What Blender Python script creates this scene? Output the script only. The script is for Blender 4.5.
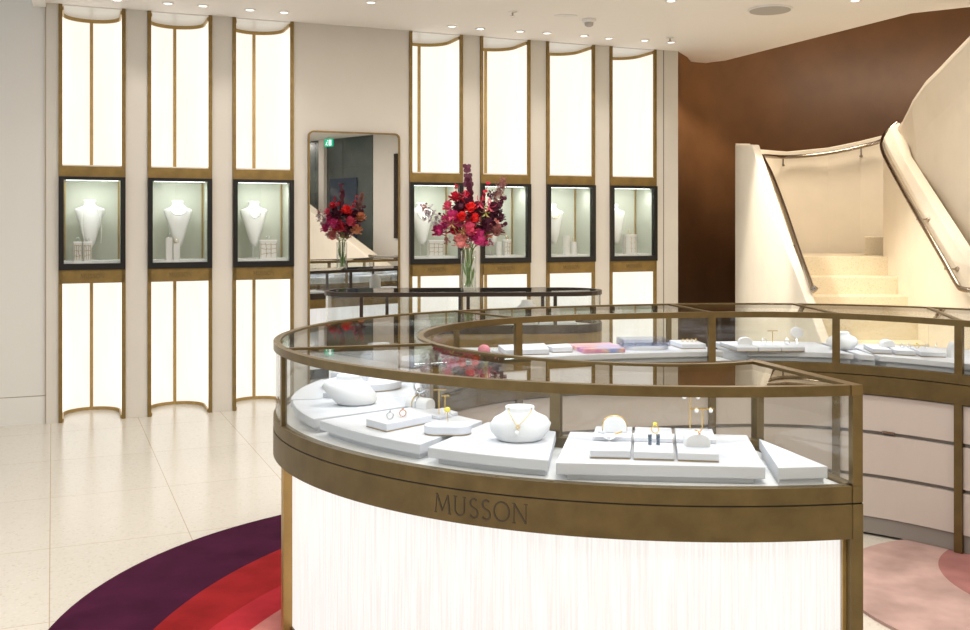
import bpy, bmesh, math, random
import numpy as np
from mathutils import Vector, Matrix

for o in list(bpy.data.objects):
    bpy.data.objects.remove(o)
sc = bpy.context.scene
C = sc.collection
random.seed(7)

# ------------------------------------------------------------------ camera
F = 1000.0; CX = 485.0; HY = 224.0; CH = 1.45
cam = bpy.data.cameras.new('camera'); camo = bpy.data.objects.new('camera', cam); C.objects.link(camo)
camo.location = (0, 0, CH); camo.rotation_euler = (math.pi / 2, 0, 0)
cam.sensor_width = 36; cam.lens = F / 970 * 36; cam.shift_y = -(315 - HY) / 970
cam.clip_start = .05; cam.clip_end = 100
sc.camera = camo

# ------------------------------------------------------------------ world, view, lights
w = bpy.data.worlds.new('world'); sc.world = w; w.use_nodes = True
w.node_tree.nodes['Background'].inputs[0].default_value = (.80, .90, 1, 1)
w.node_tree.nodes['Background'].inputs[1].default_value = 1.0
vs = sc.view_settings
vs.view_transform = 'Standard'; vs.look = 'None'; vs.exposure = 0.12; vs.gamma = 1; vs.use_curve_mapping = False
cy = sc.cycles
cy.max_bounces = 9; cy.diffuse_bounces = 4; cy.glossy_bounces = 5; cy.transmission_bounces = 6
cy.transparent_max_bounces = 48; cy.sample_clamp_indirect = 4; cy.caustics_reflective = False; cy.caustics_refractive = False
cy.use_denoising = True

def lamp(kind, loc, power, col=(1, .93, .85), size=.1, rot=(0, 0, 0), size_y=None, spot=None, blend=.6, name='lamp', glossy=True):
    l = bpy.data.lights.new(name, kind); l.energy = power; l.color = col
    if kind == 'AREA':
        l.shape = 'RECTANGLE' if size_y else 'DISK'; l.size = size
        if size_y: l.size_y = size_y
    elif kind == 'SPOT':
        l.spot_size = spot; l.spot_blend = blend; l.shadow_soft_size = size
    else:
        l.shadow_soft_size = size
    o = bpy.data.objects.new(name, l); C.objects.link(o); o.location = loc; o.rotation_euler = rot
    o['kind'] = 'helper'
    return o

CEIL = 3.055
# general ceiling lighting (the many downlights of the room)
for x, y, p in ((-2.2, 1.2, 46), (0.6, 1.0, 46), (3.2, .8, 42), (-2.0, 4.0, 36), (.7, 3.9, 40), (3.3, 4.0, 40), (-.6, 6.3, 24), (1.7, 6.9, 26), (-3.4, -2, 30), (1, -3, 30), (5, -2, 24)):
    lamp('AREA', (x, y, CEIL - .02), p, size=.5, name='ceiling_lamp')

# ------------------------------------------------------------------ materials
def mat(name, col=(.8, .8, .8), rough=.5, metal=0.0, emit=None, estr=0.0, noise=None, bump=0.0, bscale=40, coat=0.0, spec=.5):
    m = bpy.data.materials.new(name); m.use_nodes = True
    nt = m.node_tree; b = nt.nodes['Principled BSDF']
    b.inputs['Base Color'].default_value = (*col, 1); b.inputs['Roughness'].default_value = rough
    b.inputs['Metallic'].default_value = metal; b.inputs['Coat Weight'].default_value = coat
    b.inputs['Specular IOR Level'].default_value = spec
    if emit:
        b.inputs['Emission Color'].default_value = (*emit, 1); b.inputs['Emission Strength'].default_value = estr
    if noise or bump:
        tc = nt.nodes.new('ShaderNodeTexCoord'); n = nt.nodes.new('ShaderNodeTexNoise')
        n.inputs['Scale'].default_value = noise[0] if noise else bscale
        n.inputs['Detail'].default_value = 5
        nt.links.new(tc.outputs['Object'], n.inputs['Vector'])
        if noise:
            r = nt.nodes.new('ShaderNodeValToRGB')
            a = noise[1]
            r.color_ramp.elements[0].position = .3; r.color_ramp.elements[1].position = .7
            r.color_ramp.elements[0].color = (*[c * (1 - a) for c in col], 1)
            r.color_ramp.elements[1].color = (*[min(1, c * (1 + a)) for c in col], 1)
            nt.links.new(n.outputs['Fac'], r.inputs['Fac']); nt.links.new(r.outputs['Color'], b.inputs['Base Color'])
        if bump:
            n2 = nt.nodes.new('ShaderNodeTexNoise'); n2.inputs['Scale'].default_value = bscale
            nt.links.new(tc.outputs['Object'], n2.inputs['Vector'])
            bp = nt.nodes.new('ShaderNodeBump'); bp.inputs['Strength'].default_value = bump; bp.inputs['Distance'].default_value = .01
            nt.links.new(n2.outputs['Fac'], bp.inputs['Height']); nt.links.new(bp.outputs['Normal'], b.inputs['Normal'])
    return m

def glass_mat(name, tint=(.97, .985, .98), ior=1.45, rough=0.0):
    m = bpy.data.materials.new(name); m.use_nodes = True; nt = m.node_tree; nt.nodes.clear()
    N = nt.nodes.new; L = nt.links.new
    out = N('ShaderNodeOutputMaterial'); mix = N('ShaderNodeMixShader'); tr = N('ShaderNodeBsdfTransparent'); gl = N('ShaderNodeBsdfGlossy')
    tr.inputs[0].default_value = (*tint, 1); gl.inputs['Roughness'].default_value = rough
    fr = N('ShaderNodeFresnel'); ge = N('ShaderNodeNewGeometry'); mr = N('ShaderNodeMapRange')
    mr.inputs['To Min'].default_value = ior; mr.inputs['To Max'].default_value = 1 / ior
    L(ge.outputs['Backfacing'], mr.inputs['Value']); L(mr.outputs['Result'], fr.inputs['IOR'])
    L(fr.outputs['Fac'], mix.inputs['Fac']); L(tr.outputs[0], mix.inputs[1]); L(gl.outputs[0], mix.inputs[2]); L(mix.outputs[0], out.inputs['Surface'])
    return m

M = {}
M['wall'] = mat('warm_white_plaster', (.645, .605, .54), .75, noise=(3, .02))
M['wall_cool'] = mat('pale_wall_paint', (.70, .68, .64), .7)
M['ceiling'] = mat('ceiling_plaster', (.90, .86, .82), .8)
M['brown'] = mat('brown_polished_plaster', (.165, .075, .028), .5, noise=(2.2, .16), bump=.05, bscale=60)
M['bronze'] = mat('aged_bronze', (.23, .15, .048), .45, .6, noise=(18, .14))
M['counter_bronze'] = mat('dark_aged_bronze', (.135, .092, .034), .42, .6, noise=(16, .16))
M['bronze_bright'] = mat('satin_brass', (.42, .28, .10), .38, .6, noise=(14, .1))
M['rim'] = mat('bronze_rim', (.165, .112, .044), .32, .7, noise=(22, .12))
M['dark_bronze'] = mat('dark_bronze', (.055, .04, .03), .35, .7)
M['engraved'] = mat('engraved_groove', (.045, .03, .012), .6)
M['gap'] = mat('shadow_gap', (.02, .016, .012), .7)
M['black'] = mat('black_steel', (.009, .008, .007), .35, .3)
M['cream'] = mat('cream_plaster', (.84, .76, .63), .7, noise=(4, .03), bump=.05, bscale=50)
M['case_lining'] = mat('case_lining', (.56, .57, .49), .6)
M['shelf'] = mat('white_shelf', (.85, .85, .85), .4)
M['pad'] = mat('white_leatherette', (.63, .635, .67), .6, bump=.05, bscale=220)
M['padside'] = mat('white_leatherette_side', (.6, .6, .61), .6)
M['bust'] = mat('white_display_linen', (.70, .69, .68), .65, bump=.1, bscale=200)
M['drawer'] = mat('blush_lacquer', (.49, .43, .39), .4)
M['grey'] = mat('grey_metal', (.22, .20, .18), .5)
M['chrome'] = mat('polished_steel', (.42, .36, .30), .18, 1)
M['gold'] = mat('yellow_gold', (.85, .58, .18), .22, 1)
M['rose'] = mat('rose_gold', (.80, .42, .24), .25, 1)
M['silver'] = mat('white_gold', (.72, .74, .76), .15, 1)
M['pearl'] = mat('pearl', (.86, .85, .82), .2, coat=.5)
M['gem_blue'] = mat('dark_blue_gem', (.06, .10, .16), .08, coat=1)
M['gem_green'] = mat('green_gem', (.05, .5, .35), .08, coat=1)
M['gem_yellow'] = mat('yellow_gem', (.75, .6, .05), .08, coat=1)
M['mirror'] = mat('mirror_glass', (.82, .82, .82), .01, 1)
M['glass'] = glass_mat('clear_glass', (.96, .972, .968))
M['glass_vase'] = glass_mat('vase_glass', (.965, .98, .975), 1.5)
M['case_glass'] = glass_mat('case_glass', (.98, .99, .98), 1.4)
M['led'] = mat('led_strip', (.9, .9, .9), .5, emit=(.92, .96, 1), estr=5)
M['lamp_lens'] = mat('downlight_lens', (.9, .9, .9), .5, emit=(1, .95, .88), estr=1.6)
M['white'] = mat('white_plastic', (.82, .80, .77), .5)
M['speaker'] = mat('speaker_mesh', (.45, .42, .39), .8)
M['stem'] = mat('green_stem', (.20, .34, .07), .5)
M['teal'] = mat('dark_green_panel', (.075, .088, .08), .4, noise=(3, .2))
M['door_glass'] = mat('dark_door_glass', (.035, .05, .075), .1)
M['sign_green'] = mat('green_sign', (0, .35, .2), .5, emit=(0, .5, .28), estr=.9)
M['sign_white'] = mat('sign_pictogram', (.9, .9, .9), .5, emit=(1, 1, 1), estr=1)
M['pink'] = mat('pink_velvet', (.62, .22, .26), .8)

def terrazzo(name, base, chip1, chip2, joints=True, scale=60, rough=.22, s_off=0.0):
    m = bpy.data.materials.new(name); m.use_nodes = True; nt = m.node_tree; b = nt.nodes['Principled BSDF']
    N = nt.nodes.new; L = nt.links.new
    tc = N('ShaderNodeTexCoord'); v = N('ShaderNodeTexVoronoi'); v.inputs['Scale'].default_value = scale
    L(tc.outputs['Object'], v.inputs['Vector'])
    r = N('ShaderNodeValToRGB'); L(v.outputs['Color'], r.inputs['Fac'])
    e = r.color_ramp.elements; e[0].position = .0; e[0].color = (*chip1, 1); e[1].position = .30; e[1].color = (*base, 1)
    e2 = r.color_ramp.elements.new(.80); e2.color = (*base, 1); e3 = r.color_ramp.elements.new(1); e3.color = (*chip2, 1)
    n = N('ShaderNodeTexNoise'); n.inputs['Scale'].default_value = 1.6; n.inputs['Detail'].default_value = 3; L(tc.outputs['Object'], n.inputs['Vector'])
    mx = N('ShaderNodeMix'); mx.data_type = 'RGBA'; mx.blend_type = 'MULTIPLY'; mx.inputs[0].default_value = .25
    L(r.outputs['Color'], mx.inputs[6]); L(n.outputs['Color'], mx.inputs[7])
    L(r.outputs['Color'], b.inputs['Base Color'])
    b.inputs['Roughness'].default_value = rough
    if joints:
        br = N('ShaderNodeTexBrick'); br.inputs['Scale'].default_value = 1
        br.inputs['Brick Width'].default_value = .6; br.inputs['Row Height'].default_value = .9; br.offset = 0
        br.inputs['Mortar Size'].default_value = .0022; br.inputs['Mortar Smooth'].default_value = 0
        br.inputs['Color1'].default_value = (1, 1, 1, 1); br.inputs['Color2'].default_value = (.965, .965, .965, 1); br.inputs['Mortar'].default_value = (.72, .62, .5, 1)
        mp = N('ShaderNodeMapping'); mp.inputs['Location'].default_value = (s_off, .35, 0)
        L(tc.outputs['Object'], mp.inputs['Vector']); L(mp.outputs['Vector'], br.inputs['Vector'])
        m2 = N('ShaderNodeMix'); m2.data_type = 'RGBA'; m2.blend_type = 'MULTIPLY'; m2.inputs[0].default_value = 1
        L(r.outputs['Color'], m2.inputs[6]); L(br.outputs['Color'], m2.inputs[7]); L(m2.outputs[2], b.inputs['Base Color'])
    return m
M['floor'] = terrazzo('terrazzo_tiles', (.67, .635, .565), (.58, .53, .45), (.72, .69, .63), scale=95, rough=.2, s_off=.055)
M['step'] = terrazzo('terrazzo_step', (.78, .69, .52), (.66, .52, .35), (.82, .75, .62), joints=False, scale=130, rough=.4)

def lit(name, col, strength, streak=False):
    m = bpy.data.materials.new(name); m.use_nodes = True; nt = m.node_tree; b = nt.nodes['Principled BSDF']
    N = nt.nodes.new; L = nt.links.new
    b.inputs['Base Color'].default_value = (.14, .13, .12, 1); b.inputs['Roughness'].default_value = .35
    b.inputs['Emission Strength'].default_value = strength; b.inputs['Emission Color'].default_value = (*col, 1)
    tc = N('ShaderNodeTexCoord'); mp = N('ShaderNodeMapping'); n = N('ShaderNodeTexNoise'); r = N('ShaderNodeValToRGB')
    mp.inputs['Scale'].default_value = (170, 170, 4) if streak else (8, 8, 1.5)
    n.inputs['Scale'].default_value = 1; n.inputs['Detail'].default_value = 6
    L(tc.outputs['Object'], mp.inputs['Vector']); L(mp.outputs[0], n.inputs['Vector']); L(n.outputs['Fac'], r.inputs['Fac'])
    lo = .86 if streak else .95
    e = r.color_ramp.elements; e[0].position = .35; e[1].position = .6
    e[0].color = (col[0] * lo, col[1] * lo * .985, col[2] * lo * .97, 1); e[1].color = (*col, 1)
    L(r.outputs['Color'], b.inputs['Emission Color'])
    if streak:
        bp = N('ShaderNodeBump'); bp.inputs['Strength'].default_value = .6; bp.inputs['Distance'].default_value = .004
        L(n.outputs['Fac'], bp.inputs['Height']); L(bp.outputs[0], b.inputs['Normal'])
    return m
M['lit_wall'] = lit('backlit_alabaster', (1, .945, .855), .93)
M['lit_counter'] = lit('backlit_ribbed_glass', (1, .97, .935), .86, True)
M['lit_cap'] = lit('backlit_cap', (1, .90, .74), .35)

# ------------------------------------------------------------------ mesh helpers
def link(name, me, m, parent=None, smooth=False):
    o = bpy.data.objects.new(name, me); C.objects.link(o)
    for mm in (m if isinstance(m, (list, tuple)) else [m]): me.materials.append(mm)
    if parent is not None: o.parent = parent
    if smooth:
        for p in me.polygons: p.use_smooth = True
    return o
def fin(name, bm, m, parent=None, smooth=False, recalc=True, bevel=0):
    if recalc: bmesh.ops.recalc_face_normals(bm, faces=bm.faces)
    me = bpy.data.meshes.new(name); bm.to_mesh(me); bm.free()
    if parent is not None and parent.type == 'EMPTY' and parent.location.length + abs(parent.rotation_euler.z) > 1e-6:
        pass
    o = link(name, me, m, parent, smooth)
    if bevel:
        b = o.modifiers.new('bevel', 'BEVEL'); b.width = bevel; b.segments = 2; b.limit_method = 'ANGLE'; b.angle_limit = .7
    if smooth == 'auto':
        pass
    return o
def thing(name, label, cat, loc=(0, 0, 0), rz=0, group=None):
    o = bpy.data.objects.new(name, None); C.objects.link(o); o.empty_display_size = .05
    o.location = loc; o.rotation_euler = (0, 0, rz); tag(o, label, cat, group); return o
def tag(o, label, cat, group=None):
    o['label'] = label; o['category'] = cat
    if group: o['group'] = group
    return o
def struct(o): o['kind'] = 'structure'; return o
def box(bm, x0, x1, y0, y1, z0, z1, mi=0):
    v = [bm.verts.new(p) for p in ((x0, y0, z0), (x1, y0, z0), (x1, y1, z0), (x0, y1, z0), (x0, y0, z1), (x1, y0, z1), (x1, y1, z1), (x0, y1, z1))]
    for f in ((0, 3, 2, 1), (4, 5, 6, 7), (0, 1, 5, 4), (1, 2, 6, 5), (2, 3, 7, 6), (3, 0, 4, 7)):
        bm.faces.new([v[i] for i in f]).material_index = mi
def prism(bm, poly, z0, z1, mi=0):
    a = [bm.verts.new((p[0], p[1], z0)) for p in poly]; b = [bm.verts.new((p[0], p[1], z1)) for p in poly]
    n = len(poly); bm.faces.new(a[::-1]).material_index = mi; bm.faces.new(b).material_index = mi
    for i in range(n): bm.faces.new((a[i], a[(i + 1) % n], b[(i + 1) % n], b[i])).material_index = mi
def tube(bm, pts, r, n=8, cap=True, mi=0):
    pts = [Vector(p) for p in pts]; rs = r if isinstance(r, (list, tuple)) else [r] * len(pts)
    rings = []; up = Vector((0, 0, 1))
    t0 = (pts[1] - pts[0]).normalized()
    a = t0.cross(up) if abs(t0.z) < .95 else t0.cross(Vector((1, 0, 0))); a.normalize()
    for i, p in enumerate(pts):
        t = (pts[min(i + 1, len(pts) - 1)] - pts[max(i - 1, 0)]).normalized()
        a = (a - t * a.dot(t)).normalized(); b = t.cross(a)
        rings.append([bm.verts.new(p + (a * math.cos(k * 2 * math.pi / n) + b * math.sin(k * 2 * math.pi / n)) * rs[i]) for k in range(n)])
    for q, s in zip(rings, rings[1:]):
        for k in range(n): bm.faces.new((q[k], q[(k + 1) % n], s[(k + 1) % n], s[k])).material_index = mi
    if cap: bm.faces.new(rings[0][::-1]); bm.faces.new(rings[-1])
def loft(bm, secs, cap=True):
    R = [[bm.verts.new(p) for p in s] for s in secs]; n = len(R[0])
    for q, s in zip(R, R[1:]):
        for k in range(n): bm.faces.new((q[k], q[(k + 1) % n], s[(k + 1) % n], s[k]))
    if cap: bm.faces.new(R[0][::-1]); bm.faces.new(R[-1])
def lathe(bm, prof, c=(0, 0, 0), n=24, sx=1, sy=1, cap=True):
    secs = [[(c[0] + r * sx * math.cos(k * 2 * math.pi / n), c[1] + r * sy * math.sin(k * 2 * math.pi / n), c[2] + z) for k in range(n)] for r, z in prof]
    loft(bm, secs, cap)
def ball(bm, c, r, sub=2, s=(1, 1, 1)):
    g = bmesh.ops.create_icosphere(bm, subdivisions=sub, radius=r)
    for v in g['verts']: v.co = Vector((v.co.x * s[0], v.co.y * s[1], v.co.z * s[2])) + Vector(c)
def torus(bm, c, R, r, nrm=(0, 0, 1), n=24, m=6, sy=1, arc=(0, 1)):
    z = Vector(nrm).normalized(); x = z.orthogonal().normalized(); 
    if abs(z.z) < .9: x = Vector((0, 0, 1)).cross(z).normalized()
    y = z.cross(x); k0, k1 = arc; full = (k1 - k0) >= .999
    pts = [Vector(c) + (x * math.cos(2 * math.pi * (k0 + (k1 - k0) * i / n)) + y * math.sin(2 * math.pi * (k0 + (k1 - k0) * i / n)) * sy) * R for i in range(n + 1)]
    tube(bm, pts, r, m, not full)
def at(px, py, z):
    dy = (py - HY) / F; Y = (CH - z) / dy
    return ((px - CX) / F * Y, Y)

# ------------------------------------------------------------------ stroke lettering
def letters():
    T, t = .095, .04
    def arc(cx, cy, rx, ry, a0, a1, n=14): return [(cx + rx * math.cos(math.radians(a0 + (a1 - a0) * i / n)), cy + ry * math.sin(math.radians(a0 + (a1 - a0) * i / n))) for i in range(n + 1)]
    Ms = [([(.05, 0), (.15, 1)], t), ([(.15, 1), (.48, .12)], T), ([(.48, .12), (.82, 1)], t), ([(.82, 1), (.93, 0)], T), ([(-.03, 0), (.14, 0)], t), ([(.83, 0), (1.03, 0)], t), ([(.06, 1), (.18, 1)], t)]
    Us = [([(.12, 1), (.12, .35)] + arc(.4, .35, .28, .34, 180, 360) + [(.68, 1)], .08), ([(.02, 1), (.24, 1)], t), ([(.58, 1), (.78, 1)], t)]
    Ss = [(arc(.30, .76, .21, .23, 40, 230, 12) + [(.32, .50)] + arc(.29, .25, .23, .26, 50, -150, 12), .09)]
    Os = [(arc(.45, .5, .42, .5, 0, 360, 28), .085)]
    Ns = [([(.1, 0), (.1, 1)], t), ([(.1, 1), (.75, 0)], T), ([(.75, 0), (.75, 1)], t), ([(0, 0), (.2, 0)], t), ([(.65, 1), (.85, 1)], t), ([(0, 1), (.12, 1)], t)]
    out = []; x = 0
    for strokes, wd in ((Ms, 1.05), (Us, .84), (Ss, .62), (Ss, .62), (Os, .94), (Ns, .85)):
        for pts, wid in strokes: out.append(([(p[0] + x, p[1]) for p in pts], wid))
        x += wd + .10
    return out, x - .10
LET, LETW = letters()
def write(bm, fn, h):
    """fn(u, v, d) -> point; u centred metres along, v up, d outward"""
    k = h; off = LETW * k / 2
    for pts, wid in LET:
        P = [Vector((p[0] * k - off, p[1] * k)) for p in pts]; hw = wid * k / 2
        # resample
        Q = []
        for a, b in zip(P, P[1:]):
            m = max(1, int((b - a).length / (k * .25)))
            Q += [a.lerp(b, i / m) for i in range(m)]
        Q.append(P[-1]); L = []; R = []
        for i, p in enumerate(Q):
            t = (Q[min(i + 1, len(Q) - 1)] - Q[max(i - 1, 0)]); t.normalize(); n = Vector((-t.y, t.x))
            L.append(p + n * hw); R.append(p - n * hw)
        for i in range(len(Q) - 1):
            v = []
            for d in (0.0, .0012):
                v += [bm.verts.new(fn(q.x, q.y, d)) for q in (L[i], R[i], R[i + 1], L[i + 1])]
            for f in ((4, 5, 6, 7), (0, 1, 5, 4), (1, 2, 6, 5), (2, 3, 7, 6), (3, 0, 4, 7)): bm.faces.new([v[j] for j in f])

# ================================================================== ROOM
P0 = Vector((-3.105, 7.29, 0)); U = Vector((.9253, .3794, 0)); NN = Vector((-.3794, .9253, 0))
WANG = math.atan2(U.y, U.x)
def W(s, d, z): return P0 + U * s + NN * d + Vector((0, 0, z))
def px_s(px):
    k = (px - CX) / F; Y = (7.29 + .41 * 3.105) / (1 - .41 * k); X = k * Y
    return (X + 3.105) * U.x + (Y - 7.29) * U.y
def wbox(bm, s0, s1, d0, d1, z0, z1, mi=0):
    v = [bm.verts.new(W(*p)) for p in ((s0, d0, z0), (s1, d0, z0), (s1, d1, z0), (s0, d1, z0), (s0, d0, z1), (s1, d0, z1), (s1, d1, z1), (s0, d1, z1))]
    for f in ((0, 3, 2, 1), (4, 5, 6, 7), (0, 1, 5, 4), (1, 2, 6, 5), (2, 3, 7, 6), (3, 0, 4, 7)):
        bm.faces.new([v[i] for i in f]).material_index = mi

# floor: object rotated to the wall's direction so that the tile joints run square to the wall
bm = bmesh.new(); box(bm, -5.2, 11.5, -14.5, 4.7, -.1, 0)
o = fin('floor', bm, M['floor']); o.location = P0; o.rotation_euler = (0, 0, WANG + math.radians(1.1)); struct(o)

# ceiling with a free edge beside the stair void
e0 = W(-.13, .3, 0); e1 = W(-.13, -14, 0); wend = W(5.296, 0, 0); wend2 = W(5.296, .5, 0)
poly = [tuple(e0[:2]), tuple(e1[:2]), (9.5, e1.y), (9.5, 6.9), (6, 6.95), (4.5, 7.05), (3.9, 7.2), (3.58, 7.40), (3.25, 7.62), (2.36, 9.82), (2.20, 9.97), (2.04, 9.90), (1.945, 9.62), tuple(wend[:2]), tuple(W(5.2, .3, 0)[:2])]
bm = bmesh.new(); prism(bm, poly, CEIL, CEIL + .3); struct(fin('ceiling', bm, M['ceiling']))
bm = bmesh.new(); wbox(bm, -.175, -.087, -13, 0.018, CEIL - .03, CEIL + .8); struct(fin('trim_1', bm, M['ceiling']))
bm = bmesh.new(); box(bm, -10, 10, -8, 13, 4.9, 5.0); struct(fin('ceiling_upper', bm, M['ceiling']))

# display wall
S_BAYS = [(px_s(58.5), px_s(125.5)), (px_s(147.5), px_s(212)), (px_s(232.5), px_s(293.5)), (px_s(409), px_s(462.5)), (px_s(480), px_s(530)), (px_s(546), px_s(594.5)), (px_s(609.5), px_s(656))]
SEND = 5.296
bm = bmesh.new()
cuts = [-.087] + [q for b in S_BAYS for q in b] + [SEND]
for i in range(0, len(cuts), 2): wbox(bm, cuts[i] + (.0005 if i else 0), cuts[i + 1] - .0005, 0, .62, 0, CEIL)
wbox(bm, -.087, SEND, .64, .74, 0, 4.9)
struct(fin('wall_back', bm, M['wall']))
bm = bmesh.new(); wbox(bm, -3.6, -.09, .02, .2, .205, 4.9); struct(fin('wall_left', bm, M['wall_cool']))
bm = bmesh.new(); wbox(bm, -3.6, -.09, .018, .2, 0, .20); struct(fin('baseboard_left', bm, M['wall_cool']))
bm = bmesh.new(); wbox(bm, -3.6, -.09, .03, .18, .20, .205); struct(fin('trim_2', bm, M['bronze_bright']))
bm = bmesh.new(); wbox(bm, -.0915, -.0875, .004, .05, 0, CEIL); struct(fin('trim_3', bm, M['bronze_bright']))
bm = bmesh.new(); wbox(bm, px_s(663) , px_s(664), -.001, .01, 0, CEIL); struct(fin('trim_4', bm, M['grey']))
# unseen enclosure behind and beside the camera (seen in the mirror)
bm = bmesh.new(); box(bm, 6.6, 6.8, 5.5, 9.0, 0, 4.9); box(bm, 5.2, 6.8, 5.4, 5.5, 0, 4.9); box(bm, 5.2, 5.4, .40, 5.4, 0, 4.9); box(bm, 5.2, 5.4, -7, .40, CEIL, 4.9); struct(fin('wall_right', bm, M['wall']))
bm = bmesh.new(); box(bm, -4.5, 6.8, -7.2, -7, 0, 4.9); struct(fin('wall_front', bm, M['wall']))
bm = bmesh.new(); box(bm, 5.2, 5.4, -7, .395, 0, CEIL - .005)
for k in range(7):
    for j in range(6): box(bm, 5.192, 5.2, .38 - (k + 1) * .88 + .01, .38 - k * .88, .02 + j * .5, .51 + j * .5)
struct(fin('wall_shopfront', bm, M['teal']))

# curved brown wall behind the stair
cp = [(1.79, 9.42), (1.86, 9.9), (2.05, 10.35), (2.5, 10.8), (3.3, 11.1), (4.3, 11.0), (5.3, 10.5), (6.1, 9.6), (6.62, 8.8)]
pts = []
for i in range(len(cp) - 1):
    q0, q1, q2, q3 = [Vector(cp[min(max(j, 0), len(cp) - 1)]) for j in (i - 1, i, i + 1, i + 2)]
    for k in range(8):
        u = k / 8; pts.append(tuple(.5 * ((2 * q1) + (q2 - q0) * u + (2 * q0 - 5 * q1 + 4 * q2 - q3) * u * u + (3 * q1 - q0 - 3 * q2 + q3) * u ** 3)))
pts.append(cp[-1])
bm = bmesh.new()
poly = pts + [(p[0] + (p[0] - 3) * .05 , p[1] + .25) for p in pts[::-1]]
a = [bm.verts.new((p[0], p[1], 0)) for p in poly]; b = [bm.verts.new((p[0], p[1], 4.9)) for p in poly]
for i in range(len(poly)):
    j = (i + 1) % len(poly); bm.faces.new((a[i], a[j], b[j], b[i]))
for i in range(len(pts) - 1):
    j = len(poly) - 1 - i
    for q in (a, b): bm.faces.new((q[i], q[i + 1], q[j - 1], q[j]))
struct(fin('wall_stair', bm, M['brown'], smooth=True))
lamp('SPOT', (1.35, 7.3, 3.0), 250, spot=.95, size=.06, rot=(math.radians(33), 0, math.radians(-66)), name='stair_washer', col=(1, .93, .8))
lamp('SPOT', (1.92, 9.35, 3.0), 110, spot=1.3, size=.04, rot=(math.radians(38), 0, math.radians(-12)), name='wall_washer', col=(1, .86, .7))
lamp('AREA', (3.6, 8.4, 4.7), 85, size=1.2, name='stairwell_lamp', col=(1, .86, .68))

# ================================================================== DISPLAY BAYS
def wthing(name, label, cat, s, group=None, z=0, d=0):
    p = W(s, d, z); return thing(name, label, cat, tuple(p), WANG, group)
def lb(bm, *a): box(bm, *a)
def u_path(hw, depth, n=18):
    st = depth - hw
    pts = [(-hw, 0.0)]
    for i in range(n + 1):
        a = math.pi - math.pi * i / n; pts.append((hw * math.cos(a), st + hw * math.sin(a)))
    pts.append((hw, 0.0)); return pts
def u_sheet(bm, hw, depth, z0, z1, th, y0=.005):
    A = u_path(hw, depth); B = u_path(hw + th, depth + th)
    A[0] = (A[0][0], y0); A[-1] = (A[-1][0], y0); B[0] = (B[0][0], y0); B[-1] = (B[-1][0], y0)
    secs = [[(a[0], a[1], z0), (a[0], a[1], z1), (b[0], b[1], z1), (b[0], b[1], z0)] for a, b in zip(A, B)]
    loft(bm, secs)
BAY_WORDS = ['leftmost, its bust wearing long pearls', 'second from left, bust with thick collar', 'third from the left, beside the tall mirror',
             'just right of the tall mirror', 'right behind the flower bouquet', 'second from the right end of the wall', 'rightmost, next to the brown wall']
Z_BOT_TOP = 1.0146; ZC0, ZC1 = 1.114, 1.797; ZB = 1.874
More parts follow.
